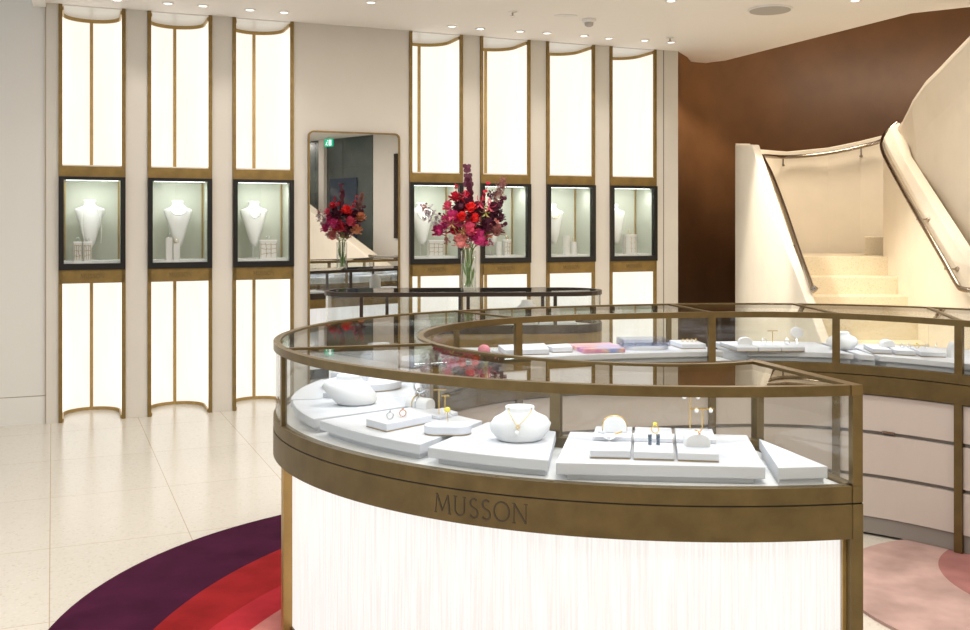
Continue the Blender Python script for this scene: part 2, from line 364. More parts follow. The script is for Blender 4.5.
for i, (s0, s1) in enumerate(S_BAYS):
    hw = (s1 - s0) / 2; sm = (s0 + s1) / 2
    t = wthing('illuminated_display_bay', 'backlit wall bay with jewellery case, ' + BAY_WORDS[i], 'display bay', sm, 'display bays along the wall')
    J = .026
    for sg in (-1, 1):
        bm = bmesh.new(); x0, x1 = sorted((sg * hw, sg * (hw - J))); box(bm, x0, x1, -.012, .012, 0, CEIL - .001); fin('jamb', bm, M['bronze'], t)
    for (z0, z1, nm) in ((.0, Z_BOT_TOP, 'lower_light_panel'), (ZB, CEIL - .012, 'upper_light_panel')):
        bm = bmesh.new(); u_sheet(bm, hw - .022, .46, z0 + .001, z1, .012, .013); fin(nm, bm, M['lit_wall'], t)
    # caps of the alcoves
    A = u_path(hw - .024, .458)
    bm = bmesh.new(); prism(bm, A, CEIL - .010, CEIL - .002); fin('alcove_soffit', bm, M['lit_cap'], t)
    bm = bmesh.new(); prism(bm, A, ZB + .001, ZB + .01); fin('alcove_ledge', bm, M['cream'], t)
    for z0, z1 in ((.002, .026), (CEIL - .04, CEIL - .013)):
        bm = bmesh.new(); u_sheet(bm, hw - .034, .448, z0, z1, .011, .013); fin('arc_trim', bm, M['bronze_bright'], t)
    for z0, z1 in ((.027, Z_BOT_TOP), (ZB + .01, CEIL - .041)):
        bm = bmesh.new(); box(bm, -.012, .012, .44, .459, z0, z1); fin('mullion', bm, M['bronze_bright'], t)
    bm = bmesh.new(); box(bm, -hw + .002, hw - .002, -.016, .02, ZC1, ZB); fin('upper_band', bm, M['bronze'], t)
    bm = bmesh.new(); box(bm, -hw + .002, hw - .002, -.012, .02, Z_BOT_TOP, ZC0)
    lb_ = fin('name_band', bm, M['bronze'], t)
    bm = bmesh.new(); box(bm, -hw + .027, hw - .027, -.016, -.012, Z_BOT_TOP + .001, ZC0 - .001); pn = fin('band_plate', bm, M['bronze'], lb_)
    bm = bmesh.new(); write(bm, lambda u, v, d: (u, -.016 - d, 1.052 + v), .030); fin('lettering', bm, M['engraved'], lb_)
    # black case frame
    bm = bmesh.new(); a = .036
    box(bm, -hw + .001, -hw + a, -.03, .02, ZC0, ZC1); box(bm, hw - a, hw - .001, -.03, .02, ZC0, ZC1)
    box(bm, -hw + a, hw - a, -.03, .02, ZC0, ZC0 + .045); box(bm, -hw + a, hw - a, -.03, .02, ZC1 - .024, ZC1)
    fin('case_frame', bm, M['black'], t)
    bm = bmesh.new(); cw = hw - .03; D = .31
    box(bm, -cw, cw, D, D + .01, ZC0 + .045, ZC1 - .02); box(bm, -cw - .008, -cw, .021, D + .01, ZC0 + .03, ZC1 - .02); box(bm, cw, cw + .008, .021, D + .01, ZC0 + .03, ZC1 - .02)
    fin('case_lining', bm, M['case_lining'], t)
    bm = bmesh.new(); box(bm, -cw, cw, .021, D + .01, ZC1 - .02, ZC1 - .005); fin('case_top', bm, M['case_lining'], t)
    bm = bmesh.new(); box(bm, -cw, cw, .021, D, ZC0 + .045, ZC0 + .062); fin('case_shelf', bm, M['shelf'], t)
    for x0 in (-cw + .001, cw - .014):
        bm = bmesh.new(); box(bm, x0, x0 + .013, D - .01, D - .001, ZC0 + .063, ZC1 - .021); fin('brass_strip', bm, M['bronze_bright'], t)
    bm = bmesh.new(); box(bm, -cw + .02, cw - .02, .024, .034, ZC1 - .026, ZC1 - .0205); fin('led_strip', bm, M['led'], t)
    bm = bmesh.new(); box(bm, -hw + a, hw - a, -.012, -.008, ZC0 + .045, ZC1 - .024); fin('case_glass', bm, M['case_glass'], t)
    p = W(sm, .05, ZC1 - .04); l = lamp('AREA', tuple(p), 1.35, size=.3, size_y=.05, rot=(math.radians(22), 0, WANG), name='case_lamp', col=(.95, 1, .98))

# objects inside the bay cases
ZS = ZC0 + .0622
def make_bust(s, d, z, label, neck=None, sc_=1.0):
    sc_ *= 1.1
    t = wthing('necklace_bust', label, 'bust', s, 'necklace busts in the wall cases', z, d)
    bm = bmesh.new()
    prof = [(.014, .0), (.030, .03), (.052, .10), (.074, .18), (.092, .235), (.098, .255), (.092, .268), (.060, .278), (.040, .288), (.036, .30), (.038, .315), (.040, .322), (.034, .328), (.0, .329)]
    secs = []
    for r, zz in prof[:-1]:
        dep = .022 + .5 * min(r, .05) if zz < .27 else r * .85
        tilt = .045 * (1 - zz / .33)
        secs.append([(r * math.cos(k * 2 * math.pi / 28) * sc_, (-tilt + dep * math.sin(k * 2 * math.pi / 28) * .75) * sc_, zz * sc_ + .095) for k in range(28)])
    loft(bm, secs); fin('bust_form', bm, M['bust'], t, True)
    bm = bmesh.new(); tube(bm, [(0, .02, 0.004), (0, .012, .3 * sc_)], .006); box(bm, -.04, .04, .0, .06, 0, .006); fin('support', bm, M['bust'], t)
    if neck: neck(t, sc_)
    return t
def tagp(o): return o
def strand(s, d, z, label, kind):
    t = wthing('necklace', label, 'necklace', s, None, z + .05, d); kk = 1.06
    bm = bmesh.new()
    if kind == 'pearl':
        for sg in (-1, 1):
            for k in range(22):
                a = k / 21; x = sg * (.045 + .035 * math.sin(a * 2.2)) * (1 - .25 * a) + .01 * a * 2; zz = .355 - .27 * a
                ball(bm, (x, -.062 - .015 * math.sin(a * 3), zz), .006, 1)
        fin('pearl_strand', bm, M['pearl'], t, True)
    elif kind == 'collar':
        torus(bm, (0, -.045, .335), .055, .007, (0, -.75, .66), 28, 8); fin('collar', bm, M['pearl'], t, True)
    else:
        pts = [(math.cos(a) * .05, -.06 - .0 * a, .32 + math.sin(a) * .045) for a in [math.pi + math.pi * k / 14 for k in range(15)]]
        tube(bm, pts, .0018, 5); fin('chain', bm, M['gold'] if kind == 'gold' else M['silver'], t, True)
        bm = bmesh.new(); ball(bm, (0, -.063, .272), .006, 1, (1, .6, 1.3)); fin('pendant', bm, M['pearl'], t, True)
def block(s, d, z, w_, dd, h, label, pattern=True, round_=False):
    t = wthing('jewellery_plinth', label, 'plinth', s, 'plinths in the wall cases', z, d)
    bm = bmesh.new()
    if round_: lathe(bm, [(w_ / 2, 0), (w_ / 2, h)], n=24)
    else: box(bm, -w_ / 2, w_ / 2, -dd / 2, dd / 2, 0, h)
    fin('plinth_body', bm, M['bust'], t)
    if pattern:
        bm = bmesh.new(); r = random.Random(int(s * 100)); y = -dd / 2 - .0015 if not round_ else None
        nx = 3
        for k in range(nx + 1):
            x = -w_ / 2 + .005 + (w_ - .01) * k / nx
            for q in range(3):
                z0 = .01 + (h - .025) * q / 3; z1 = z0 + (h - .025) / 3
                xo = r.uniform(-.006, .006) if 0 < k < nx else 0
                yy = (lambda xx: y) if not round_ else (lambda xx: -math.sqrt(max(1e-6, (w_ / 2 + .001) ** 2 - xx * xx)))
                x_ = max(-w_ / 2 * .98, min(w_ / 2 * .98, x)); x2 = max(-w_ / 2 * .98, min(w_ / 2 * .98, x + xo))
                tube(bm, [(x_, yy(x_), z0), (x2, yy(x2), z1)], .0017, 4)
                if k < nx: 
                    x3 = x_ + (w_ - .01) / nx; x3 = min(x3, w_ / 2 * .98)
                    tube(bm, [(x_, yy(x_), z1 - r.uniform(0, .015)), (x3, yy(x3), z1 - r.uniform(0, .015))], .0017, 4)
        fin('metal_fretwork', bm, M['bronze_bright'], t)
        bm = bmesh.new(); 
        if round_: lathe(bm, [(w_ / 2 + .003, h + .0005), (w_ / 2 + .003, h + .008)], n=24)
        else: box(bm, -w_ / 2 - .003, w_ / 2 + .003, -dd / 2 - .003, dd / 2 + .003, h + .0005, h + .008)
        fin('plinth_cap', bm, M['shelf'], t)
    return z + h + (.0085 if pattern else .0005)
def small_ring(loc, rz, label, m='silver', R=.010, gem=None, parent_group=None, lift=0.0):
    t = thing('ring', label, 'ring', loc, rz, parent_group)
    bm = bmesh.new(); torus(bm, (0, 0, R + .0015 + lift), R, .0016, (0, 1, 0), 20, 6); fin('band', bm, M[m], t, True)
    bm = bmesh.new(); ball(bm, (0, 0, 2 * R + .004 + lift), .0045, 1, (1, 1, .8)); fin('stone', bm, M[gem or 'pearl'], t)
    if lift:
        bm = bmesh.new(); tube(bm, [(0, 0, 0), (0, 0, lift + .003)], .0012, 5); fin('holder', bm, M['gold'], t)
    return t
B = [(a + b) / 2 for a, b in S_BAYS]
wh = lambda i, ds: B[i] + ds
make_bust(wh(0, -.015), .195, ZS, 'white bust in the leftmost wall case, under a long pearl strand'); strand(wh(0, -.015), .195, ZS, 'long white pearl strand on the bust in the leftmost case', 'pearl')
z = block(wh(0, -.099), .075, ZS, .055, .05, .135, 'left of two fretwork plinths in the leftmost wall case'); small_ring(tuple(W(wh(0, -.099), .075, z)), WANG, 'small ring on the left fretwork plinth of the leftmost case', 'silver', .014, 'gem_green')
z = block(wh(0, -.033), .075, ZS, .055, .05, .135, 'right of two fretwork plinths in the leftmost wall case'); small_ring(tuple(W(wh(0, -.033), .075, z)), WANG, 'small pearl ring on the right fretwork plinth of the leftmost case', 'silver', .012)
make_bust(wh(1, .0), .195, ZS, 'white bust in the second case from the left, wearing a thick white collar'); strand(wh(1, 0), .195, ZS, 'thick white collar necklace on the bust in the second case', 'collar')
z = block(wh(1, -.075), .075, ZS, .045, .045, .17, 'taller plain white plinth in the second case from the left', False); small_ring(tuple(W(wh(1, -.075), .075, z)), WANG, 'green stone ring on the taller plain plinth in the second case', 'silver', .014, 'gem_green')
z = block(wh(1, -.022), .06, ZS, .045, .045, .125, 'shorter plain white plinth in the second case from the left', False); small_ring(tuple(W(wh(1, -.022), .06, z)), WANG, 'pearl ring on the shorter plain plinth in the second case', 'gold', .014)
make_bust(wh(2, -.045), .195, ZS, 'white bust in the third case from the left, wearing a fine chain'); strand(wh(2, -.045), .195, ZS, 'fine silver necklace on the bust in the third case', 'silver')
z = block(wh(2, .05), .075, ZS, .13, .05, .14, 'wide fretwork plinth right of the bust in the third case'); small_ring(tuple(W(wh(2, .05), .075, z)), WANG, 'pearl ring standing on the wide fretwork plinth in the third case', 'silver', .016)
make_bust(wh(3, -.07), .195, ZS, 'white bust in the case right of the mirror, behind pale foliage'); strand(wh(3, -.07), .195, ZS, 'fine silver necklace on the bust right of the mirror', 'silver')
z = block(wh(3, .02), .075, ZS, .13, .05, .13, 'wide fretwork plinth in the case right of the mirror')
make_bust(wh(4, -.05), .195, ZS, 'white bust in the case hidden behind the bouquet'); 
block(wh(4, -.03), .075, ZS, .05, .05, .12, 'plain round white plinth in the case behind the bouquet', False, True)
z = block(wh(4, .06), .10, ZS, .07, .06, .13, 'round fretwork plinth in the case behind the bouquet', True, True); small_ring(tuple(W(wh(4, .06), .10, z)), WANG, 'gold ring on the round fretwork plinth behind the bouquet', 'gold', .014)
make_bust(wh(5, -.09), .195, ZS, 'white bust in the second case from the right, wearing a pendant'); strand(wh(5, -.09), .195, ZS, 'fine gold pendant necklace on the bust in the second case from the right', 'gold')
z = block(wh(5, .005), .09, ZS, .06, .06, .17, 'taller round white plinth in the second case from the right', False, True)
z = block(wh(5, .08), .09, ZS, .06, .06, .115, 'shorter round white plinth in the second case from the right', False, True); small_ring(tuple(W(wh(5, .08), .09, z)), WANG, 'gold ring on the shorter round plinth, second case from the right', 'gold', .018)
make_bust(wh(6, -.09), .195, ZS, 'white bust in the rightmost wall case, at its left edge')
z = block(wh(6, .03), .11, ZS, .13, .11, .17, 'round fretwork drum plinth in the rightmost wall case', True, True); small_ring(tuple(W(wh(6, .03), .11, z)), WANG, 'gold ring on the fretwork drum in the rightmost case', 'gold', .018)

# ------------------------------------------------------------------ mirror
sA, sB = px_s(307.5), px_s(399)
def rrect(hw, z0, z1, r, n=6):
    pts = []
    for cx, cz, a0 in ((hw - r, z1 - r, 0), (-hw + r, z1 - r, 90), (-hw + r, z0 + r, 180), (hw - r, z0 + r, 270)):
        for k in range(n + 1):
            a = math.radians(a0 + 90 * k / n); pts.append((cx + r * math.cos(a), cz + r * math.sin(a)))
    return pts
t = wthing('wall_mirror', 'tall round-cornered mirror in a thin bronze frame between the bays', 'mirror', (sA + sB) / 2)
mh = (sB - sA) / 2
A = rrect(mh, .12, 2.195, .045); Bq = rrect(mh - .012, .132, 2.183, .035)
bm = bmesh.new(); n = len(A)
f0 = [bm.verts.new((p[0], -.035, p[1])) for p in A]; g0 = [bm.verts.new((p[0], -.035, p[1])) for p in Bq]
f1 = [bm.verts.new((p[0], -.002, p[1])) for p in A]; g1 = [bm.verts.new((p[0], -.002, p[1])) for p in Bq]
for k in range(n):
    j = (k + 1) % n; bm.faces.new((f0[k], f0[j], g0[j], g0[k])); bm.faces.new((f0[k], f1[k], f1[j], f0[j])); bm.faces.new((g0[k], g0[j], g1[j], g1[k])); bm.faces.new((f1[k], g1[k], g1[j], f1[j]))
fin('mirror_frame', bm, M['bronze'], t)
bm = bmesh.new(); a = [bm.verts.new((p[0], -.022, p[1])) for p in Bq]; b = [bm.verts.new((p[0], -.003, p[1])) for p in Bq]
bm.faces.new(a); bm.faces.new(b[::-1])
for k in range(n): bm.faces.new((a[k], b[k], b[(k + 1) % n], a[(k + 1) % n]))
fin('mirror_glass', bm, M['mirror'], t)

# ================================================================== STAIR
def wall_quad(bm, a, b, th, tops, z0=0.0):
    """vertical wall from a to b, offset to the right by th; tops = list of (frac, z)"""
    a = Vector(a); b = Vector(b); d = (b - a).normalized(); n = Vector((d.y, -d.x))
    secs = []
    for f, z in tops:
        p = a.lerp(b, f); q = p + n * th
        secs.append([(p.x, p.y, z0), (p.x, p.y, z), (q.x, q.y, z), (q.x, q.y, z0)])
    loft(bm, secs)
# left solid balustrade: front (low) end to back (high) end, outer face on the left
bm = bmesh.new()
def lx(Y): return 2.3 - (9.2 - Y) * .074
tops = []
secs = []
for Y, z in ((6.1, .68), (6.53, .934), (7.1, 1.26), (7.7, 1.65), (8.1, 1.92), (8.39, 2.115), (8.8, 2.15), (9.2, 2.18)):
    th = .065
    secs.append([(lx(Y), Y, 0), (lx(Y), Y, z), (lx(Y) + th, Y + .01, z + .0), (lx(Y) + th, Y + .01, 0)])
loft(bm, secs); bal_l = struct(fin('wall_stair_left', bm, M['cream'], bevel=.012))
# landing parapet behind
bm = bmesh.new()
secs = []
for px, py, Y in ((748, 149, 9.95), (756, 149, 9.92), (787, 151.5, 9.92), (828, 147.5, 9.95), (860, 141, 9.9), (892, 133, 9.8), (940, 118, 9.8)):
    X = (px - CX) / F * Y; z = CH + (HY - py) / F * Y
    secs.append([(X, Y, 0), (X, Y, z), (X + .02, Y + .14, z), (X + .02, Y + .14, 0)])
loft(bm, secs); struct(fin('wall_stair_landing', bm, M['cream'], bevel=.01))
# closes the left side of the landing
bm = bmesh.new(); prism(bm, [(2.305, 9.2), (2.435, 9.2), (2.70, 9.94), (2.56, 9.94)], 0, 2.19); struct(fin('wall_stair_corner', bm, M['cream']))
# steps
st = thing('staircase', 'pale terrazzo staircase with solid treads rising between cream balustrades', 'staircase', (0, 0, 0))
def sxl(Y): return lx(Y) + .07
def sxr(Y): return 3.575 - (8.8 - Y) * .10
zt = [1.163, 1.0, .855, .70, .53, .36, .18]
Yf = [8.80, 8.50, 8.22, 7.94, 7.66, 7.38, 7.10]
for k, (z, Y) in enumerate(zip(zt, Yf)):
    Yb = Yf[k - 1] if k else 9.9
    bm = bmesh.new(); prism(bm, [(sxl(Y), Y), (sxr(Y), Y), (sxr(Yb) if k else 4.9, Yb), (sxl(Yb), Yb)], 0 if k < 7 else 0, z)
    if k == 0:
        bm.free(); bm = bmesh.new(); prism(bm, [(sxl(Y), Y), (sxr(Y), Y), (sxr(Y), Y+.45), (4.9, Y+.45), (4.9, 9.76), (2.72, 9.76), (2.45, 9.2), (2.36, 9.19)], 0, z)
    fin('step' if k else 'landing', bm, M['step'], st, bevel=.006)
bm = bmesh.new(); prism(bm, [(3.52, 9.26), (4.9, 9.26), (4.9, 9.74), (3.70, 9.74)], 1.164, 1.33); fin('step', bm, M['step'], st, bevel=.006)
# right balustrade of the lower flight with a broad rounded sloping top, then the tall parapet of the upper flight
def ray(px, py, Y): return ((px - CX) / F * Y, Y, CH + (HY - py) / F * Y)
inner = [(8.95, 884, 137), (8.80, 889, 149), (8.4, 903, 174), (8.0, 917, 199), (7.6, 933, 228), (7.2, 951, 259), (6.85, 970, 292), (6.4, 1000, 340)]
outer = [(9.05, 899, 122), (8.92, 904, 130), (8.55, 911, 155), (8.15, 925, 177), (7.75, 940, 200), (7.35, 957, 226), (7.0, 972, 249), (6.55, 995, 285)]
bm = bmesh.new(); secs = []
for (Y, px, py), (Y2, px2, py2) in zip(inner, outer):
    a = ray(px, py, Y); b = ray(px2, py2, Y2)
    bx_ = max(b[0], a[0] + .10)
    m_ = ((a[0] * .62 + b[0] * .38), (a[1] + b[1]) / 2, a[2] * .45 + b[2] * .55 + .012)
    secs.append([(a[0] - .01, a[1], 0), (a[0] - .01, a[1], a[2] - .03), a, m_, b, (b[0] + .02, b[1], b[2] - .05), (b[0] + .02, b[1], 0)])
loft(bm, secs); struct(fin('wall_stair_right', bm, M['cream'], smooth=False, bevel=.01))
sil = [(9.00, 893, 128), (8.85, 899, 121), (8.62, 905, 109), (8.45, 909, 100), (8.2, 922, 81), (7.95, 934, 69), (7.7, 948, 54), (7.35, 970, 31), (6.9, 1002, -2), (6.4, 1042, -40)]
bm = bmesh.new(); secs = []
for Y, px, py in sil:
    p = ray(px, py, Y); x = p[0] + .02
    secs.append([(x + .07 - 0.0, Y + .03, .9), (x + .05, Y + .03, p[2] - .35), (x, Y, p[2] - .05), (x + .01, Y, p[2]), (x + .15, Y + .05, p[2]), (x + .22, Y + .05, .9)])
loft(bm, secs); struct(fin('wall_stair_upper', bm, M['cream'], bevel=.008))
# handrails
def rail(name, label, pts, brackets, r=.019):
    t = thing(name, label, 'handrail', tuple(pts[0]))
    O = Vector(pts[0]); bm = bmesh.new()
    # smooth the path
    V = [Vector(p) for p in pts]; P = []
    for i in range(len(V) - 1):
        p0 = V[max(i - 1, 0)]; p1 = V[i]; p2 = V[i + 1]; p3 = V[min(i + 2, len(V) - 1)]
        for k in range(6):
            u = k / 6; P.append(.5 * ((2 * p1) + (p2 - p0) * u + (2 * p0 - 5 * p1 + 4 * p2 - p3) * u * u + (3 * p1 - p0 - 3 * p2 + p3) * u ** 3))
    P.append(V[-1]); tube(bm, [p - O for p in P], r, 10); fin('rail', bm, M['chrome'], t, True)
    for a, b in brackets:
        bm = bmesh.new(); a = Vector(a); b = Vector(b); m = Vector((a.x, a.y, b.z - .05)); tube(bm, [a - O, m - O, b - O + Vector((0, 0, -.05))], .008, 6); ball(bm, b - O + Vector((0, 0, -.05)), .02, 1); fin('bracket', bm, M['chrome'], t)
off = .06
Lp = [(lx(6.62) + .19, 6.60, CH - .066 * 6.6), (lx(6.8) + .20, 6.8, 1.01), (lx(7.3) + .19, 7.3, 1.29), (lx(7.9) + .19, 7.9, 1.64), (lx(8.5) + .19, 8.5, 1.97), (lx(8.95) + .19, 8.95, 2.11),
      (2.56, 9.5, 2.14), (2.68, 9.80, 2.13), (2.9, 9.84, 2.135), (3.2, 9.86, 2.155), (3.5, 9.84, 2.21), (3.8, 9.8, 2.28)]
Lp = [ray(816, 287, 6.60), ray(813, 290, 6.62), ray(810, 283, 6.72), ray(797.5, 248, 7.25), ray(784, 208, 7.95), ray(771.5, 175, 8.6), ray(763, 158, 9.0), ray(765, 156, 9.55), ray(790, 157, 9.82), ray(830, 153, 9.84), ray(868, 145, 9.78), ray(884, 140, 9.7)]
rail('stair_handrail', 'polished steel handrail along the left balustrade and the landing wall', Lp, [(ray(783, 158, 9.83), ray(783, 160, 9.93)), (ray(861, 148, 9.8), ray(861, 151, 9.9)), (ray(793, 245, 7.3), (ray(793, 245, 7.3)[0] - .045, 7.3, ray(793, 245, 7.3)[2]))])
Rp = [ray(898, 122, 9.2), ray(886, 133, 9.15), ray(882, 143, 8.95), ray(884, 154, 8.75), ray(893, 172, 8.4), ray(908, 199, 7.95), ray(925, 228, 7.5), ray(943, 259, 7.1), ray(957, 284, 6.8), ray(962, 289, 6.72), ray(970, 290, 6.66)]
rail('stair_handrail', 'polished steel handrail curving down the right balustrade', Rp, [(ray(917, 213, 7.7), (ray(917, 213, 7.7)[0] + .09, 7.7, ray(917, 213, 7.7)[2])), (ray(945, 262, 7.07), (ray(945, 262, 7.07)[0] + .09, 7.07, ray(945, 262, 7.07)[2]))])
# second stair volume, seen in the mirror
bm = bmesh.new(); v = [(-.0, 1.9, 0), (0, 1.9, .57), (0, -2.2, 2.4), (0, -2.2, 0)]
loft(bm, [[(4.5, p[1], p[2]) for p in v], [(4.75, p[1], p[2]) for p in v]]); struct(fin('wall_low', bm, M['cream'], bevel=.02))

# ================================================================== CEILING FIXTURES
def cpt(px, py): return at(px, py, CEIL)
CP = [(117, -.5), (168, 3), (203, 5.5), (250, 9.5), (284, 12), (371, 2), (452, 26), (480.4, 28.5), (520, 31), (547, 32.8), (584, 35.6), (609, 38), (644.7, 40.2), (671, 42), (671, .5), (855, .3)]
desc = ['above the leftmost bay, at the top edge', 'above the gap right of the first bay', 'above the second bay', 'above the third bay', 'right of the third bay, above the wall', 'near the top edge, above the mirror', 'first of the row above the right-hand bays', 'second of the row above the right-hand bays', 'third of the row above the right-hand bays', 'fourth of the row above the right-hand bays', 'fifth of the row above the right-hand bays', 'sixth of the row above the right-hand bays', 'seventh of the row above the right-hand bays', 'last of the row, by the brown wall', 'near the top edge, right of centre', 'at the top edge, right of the round speaker']
for (px, py), dsc in zip(CP, desc):
    X, Y = cpt(px, py)
    t = thing('downlight', 'small recessed white downlight ' + dsc, 'downlight', (X, Y, CEIL), 0, 'recessed ceiling downlights')
    bm = bmesh.new(); lathe(bm, [(.044, -.001), (.044, -.005), (.040, -.008), (.030, -.006)], n=20, cap=False); lathe(bm, [(.030, -.006), (.030, -.001)], n=20, cap=False); fin('bezel', bm, M['white'], t)
    bm = bmesh.new(); lathe(bm, [(.028, -.005), (.028, -.002)], n=20); fin('lens', bm, M['lamp_lens'], t)
    lamp('SPOT', (X, Y, CEIL - .02), 7, spot=1.5, size=.04, name='downlight_lamp')
def ceil_thing(name, label, cat, px, py): X, Y = cpt(px, py); return thing(name, label, cat, (X, Y, CEIL))
t = ceil_thing('ceiling_speaker', 'large round grey mesh speaker flush in the white ceiling', 'speaker', 770, 9)
bm = bmesh.new(); lathe(bm, [(.165, -.001), (.165, -.008), (.155, -.012), (.15, -.012)], n=40); fin('trim_ring', bm, M['white'], t)
bm = bmesh.new(); lathe(bm, [(.15, -.0125), (.148, -.016), (.01, -.018)], n=40); fin('grille', bm, M['speaker'], t)
t = ceil_thing('smoke_detector', 'white domed smoke detector on the ceiling above the bays', 'smoke detector', 589, 19)
bm = bmesh.new(); lathe(bm, [(.055, -.001), (.055, -.02), (.042, -.028)], n=28); fin('housing', bm, M['white'], t)
bm = bmesh.new(); lathe(bm, [(.035, -.0285), (.033, -.05), (.018, -.06)], n=28); fin('sensor', bm, M['speaker'], t)
for px, py, dsc in ((512.6, 11.8, 'left of the smoke detector'), (670, 37.5, 'by the last downlight of the row')):
    t = ceil_thing('fire_sprinkler', 'small metal fire sprinkler hanging from the ceiling ' + dsc, 'sprinkler', px, py); t['group'] = 'ceiling sprinklers'
    bm = bmesh.new(); lathe(bm, [(.035, -.001), (.033, -.006), (.012, -.008)], n=20); fin('escutcheon', bm, M['white'], t)
    bm = bmesh.new(); lathe(bm, [(.007, -.0085), (.007, -.03), (.018, -.032), (.018, -.035)], n=16); fin('head', bm, M['chrome'], t)
X, Y = cpt(565.5, 15.5); bm = bmesh.new(); prism(bm, [(X + math.cos(a) * .09, Y + math.sin(a) * .05) for a in [k * math.pi / 14 for k in range(28)]], CEIL - .004, CEIL - .0005)
tag(fin('access_cover', bm, M['white'], None), 'flush oval white cover plate on the ceiling beside the smoke detector', 'cover plate')
X, Y = cpt(558, 15)
# exit sign (seen in the mirror)
t = thing('exit_sign', 'green illuminated exit sign reflected at the top of the mirror', 'sign', (4.85, -.46, 2.87), .0)
bm = bmesh.new(); box(bm, -.012, .012, -.12, .12, 0, .14); fin('sign_box', bm, M['sign_green'], t)
bm = bmesh.new()
for sx in (-.0135,):
    tube(bm, [(sx, -.03, .02), (sx, -.06, .06), (sx, -.035, .09)], .007, 5); tube(bm, [(sx, -.06, .06), (sx, -.085, .03)], .007, 5); ball(bm, (sx, -.03, .112), .011, 1, (.1, 1, 1))
    box(bm, sx - .001, sx, .015, .09, .02, .12)
fin('pictogram', bm, M['sign_white'], t)
bm = bmesh.new(); tube(bm, [(0, 0, .14), (0, 0, CEIL - 2.87)], .006); fin('hanger', bm, M['white'], t)
# door in the shopfront wall
bm = bmesh.new(); box(bm, 5.17, 5.19, -.88, -.05, 0, 2.3)
struct(fin('door_1', bm, M['door_glass']))
bm = bmesh.new(); box(bm, 5.15, 5.199, 1.04, 1.12, 1.2, 2.68); struct(fin('trim_6', bm, M['dark_bronze']))
bm = bmesh.new(); box(bm, 5.12, 5.19, -1.17, -1.0, 0, CEIL - .002); struct(fin('trim_5', bm, M['wall']))

# ================================================================== RUGS
def rug_mat(name, base, discs):
    m = bpy.data.materials.new(name); m.use_nodes = True; nt = m.node_tree; b = nt.nodes['Principled BSDF']; N = nt.nodes.new; L = nt.links.new
    b.inputs['Roughness'].default_value = 1; b.inputs['Specular IOR Level'].default_value = .1
    tc = N('ShaderNodeTexCoord'); prev = None
    col = N('ShaderNodeRGB'); col.outputs[0].default_value = (*base, 1); prev = col.outputs[0]
    for c, R, cc in discs:
        vm = N('ShaderNodeVectorMath'); vm.operation = 'DISTANCE'; vm.inputs[1].default_value = (c[0], c[1], 0)
        sep = N('ShaderNodeVectorMath'); sep.operation = 'MULTIPLY'; sep.inputs[1].default_value = (1, 1, 0)
        L(tc.outputs['Object'], sep.inputs[0]); L(sep.outputs[0], vm.inputs[0])
        lt = N('ShaderNodeMath'); lt.operation = 'LESS_THAN'; lt.inputs[1].default_value = R; L(vm.outputs['Value'], lt.inputs[0])
        mx = N('ShaderNodeMix'); mx.data_type = 'RGBA'; L(lt.outputs[0], mx.inputs[0]); L(prev, mx.inputs[6]); mx.inputs[7].default_value = (*cc, 1); prev = mx.outputs[2]
    n = N('ShaderNodeTexNoise'); n.inputs['Scale'].default_value = 5; n.inputs['Detail'].default_value = 4; L(tc.outputs['Object'], n.inputs['Vector'])
    r = N('ShaderNodeValToRGB'); r.color_ramp.elements[0].color = (.72, .72, .72, 1); r.color_ramp.elements[1].color = (1.2, 1.2, 1.2, 1); r.color_ramp.elements[0].position = .3; r.color_ramp.elements[1].position = .7
    L(n.outputs['Fac'], r.inputs['Fac']); mu = N('ShaderNodeMix'); mu.data_type = 'RGBA'; mu.blend_type = 'MULTIPLY'; mu.inputs[0].default_value = 1
    L(prev, mu.inputs[6]); L(r.outputs['Color'], mu.inputs[7]); L(mu.outputs[2], b.inputs['Base Color'])
    return m
m1 = rug_mat('rug_purple_red', (.055, .008, .030), [((1.06, 3.338), 2.246, (.30, .016, .018)), ((1.10, 3.0), 2.148, (.40, .025, .035)), ((1.10, 2.95), 2.02, (.50, .18, .16))])
poly = [(.147 + 1.703 * math.cos(math.radians(a)), 3.697 + 1.703 * math.sin(math.radians(a))) for a in range(85, 276, 3)]
bm = bmesh.new(); prism(bm, poly, .0005, .012)
tag(fin('round_rug', bm, m1), 'round rug in plum, red and coral bands under the curved counter', 'rug')
m2 = rug_mat('rug_pink', (.45, .31, .28), [((2.45, 4.0), .58, (.33, .15, .14))])
poly = [(2.15 + .75 * math.cos(a), 3.85 + .75 * math.sin(a)) for a in [k * math.pi / 36 for k in range(72)]]
bm = bmesh.new(); prism(bm, poly, .0005, .012)
tag(fin('round_rug', bm, m2), 'pink round rug with a darker rose disc in front of the drawers', 'rug')

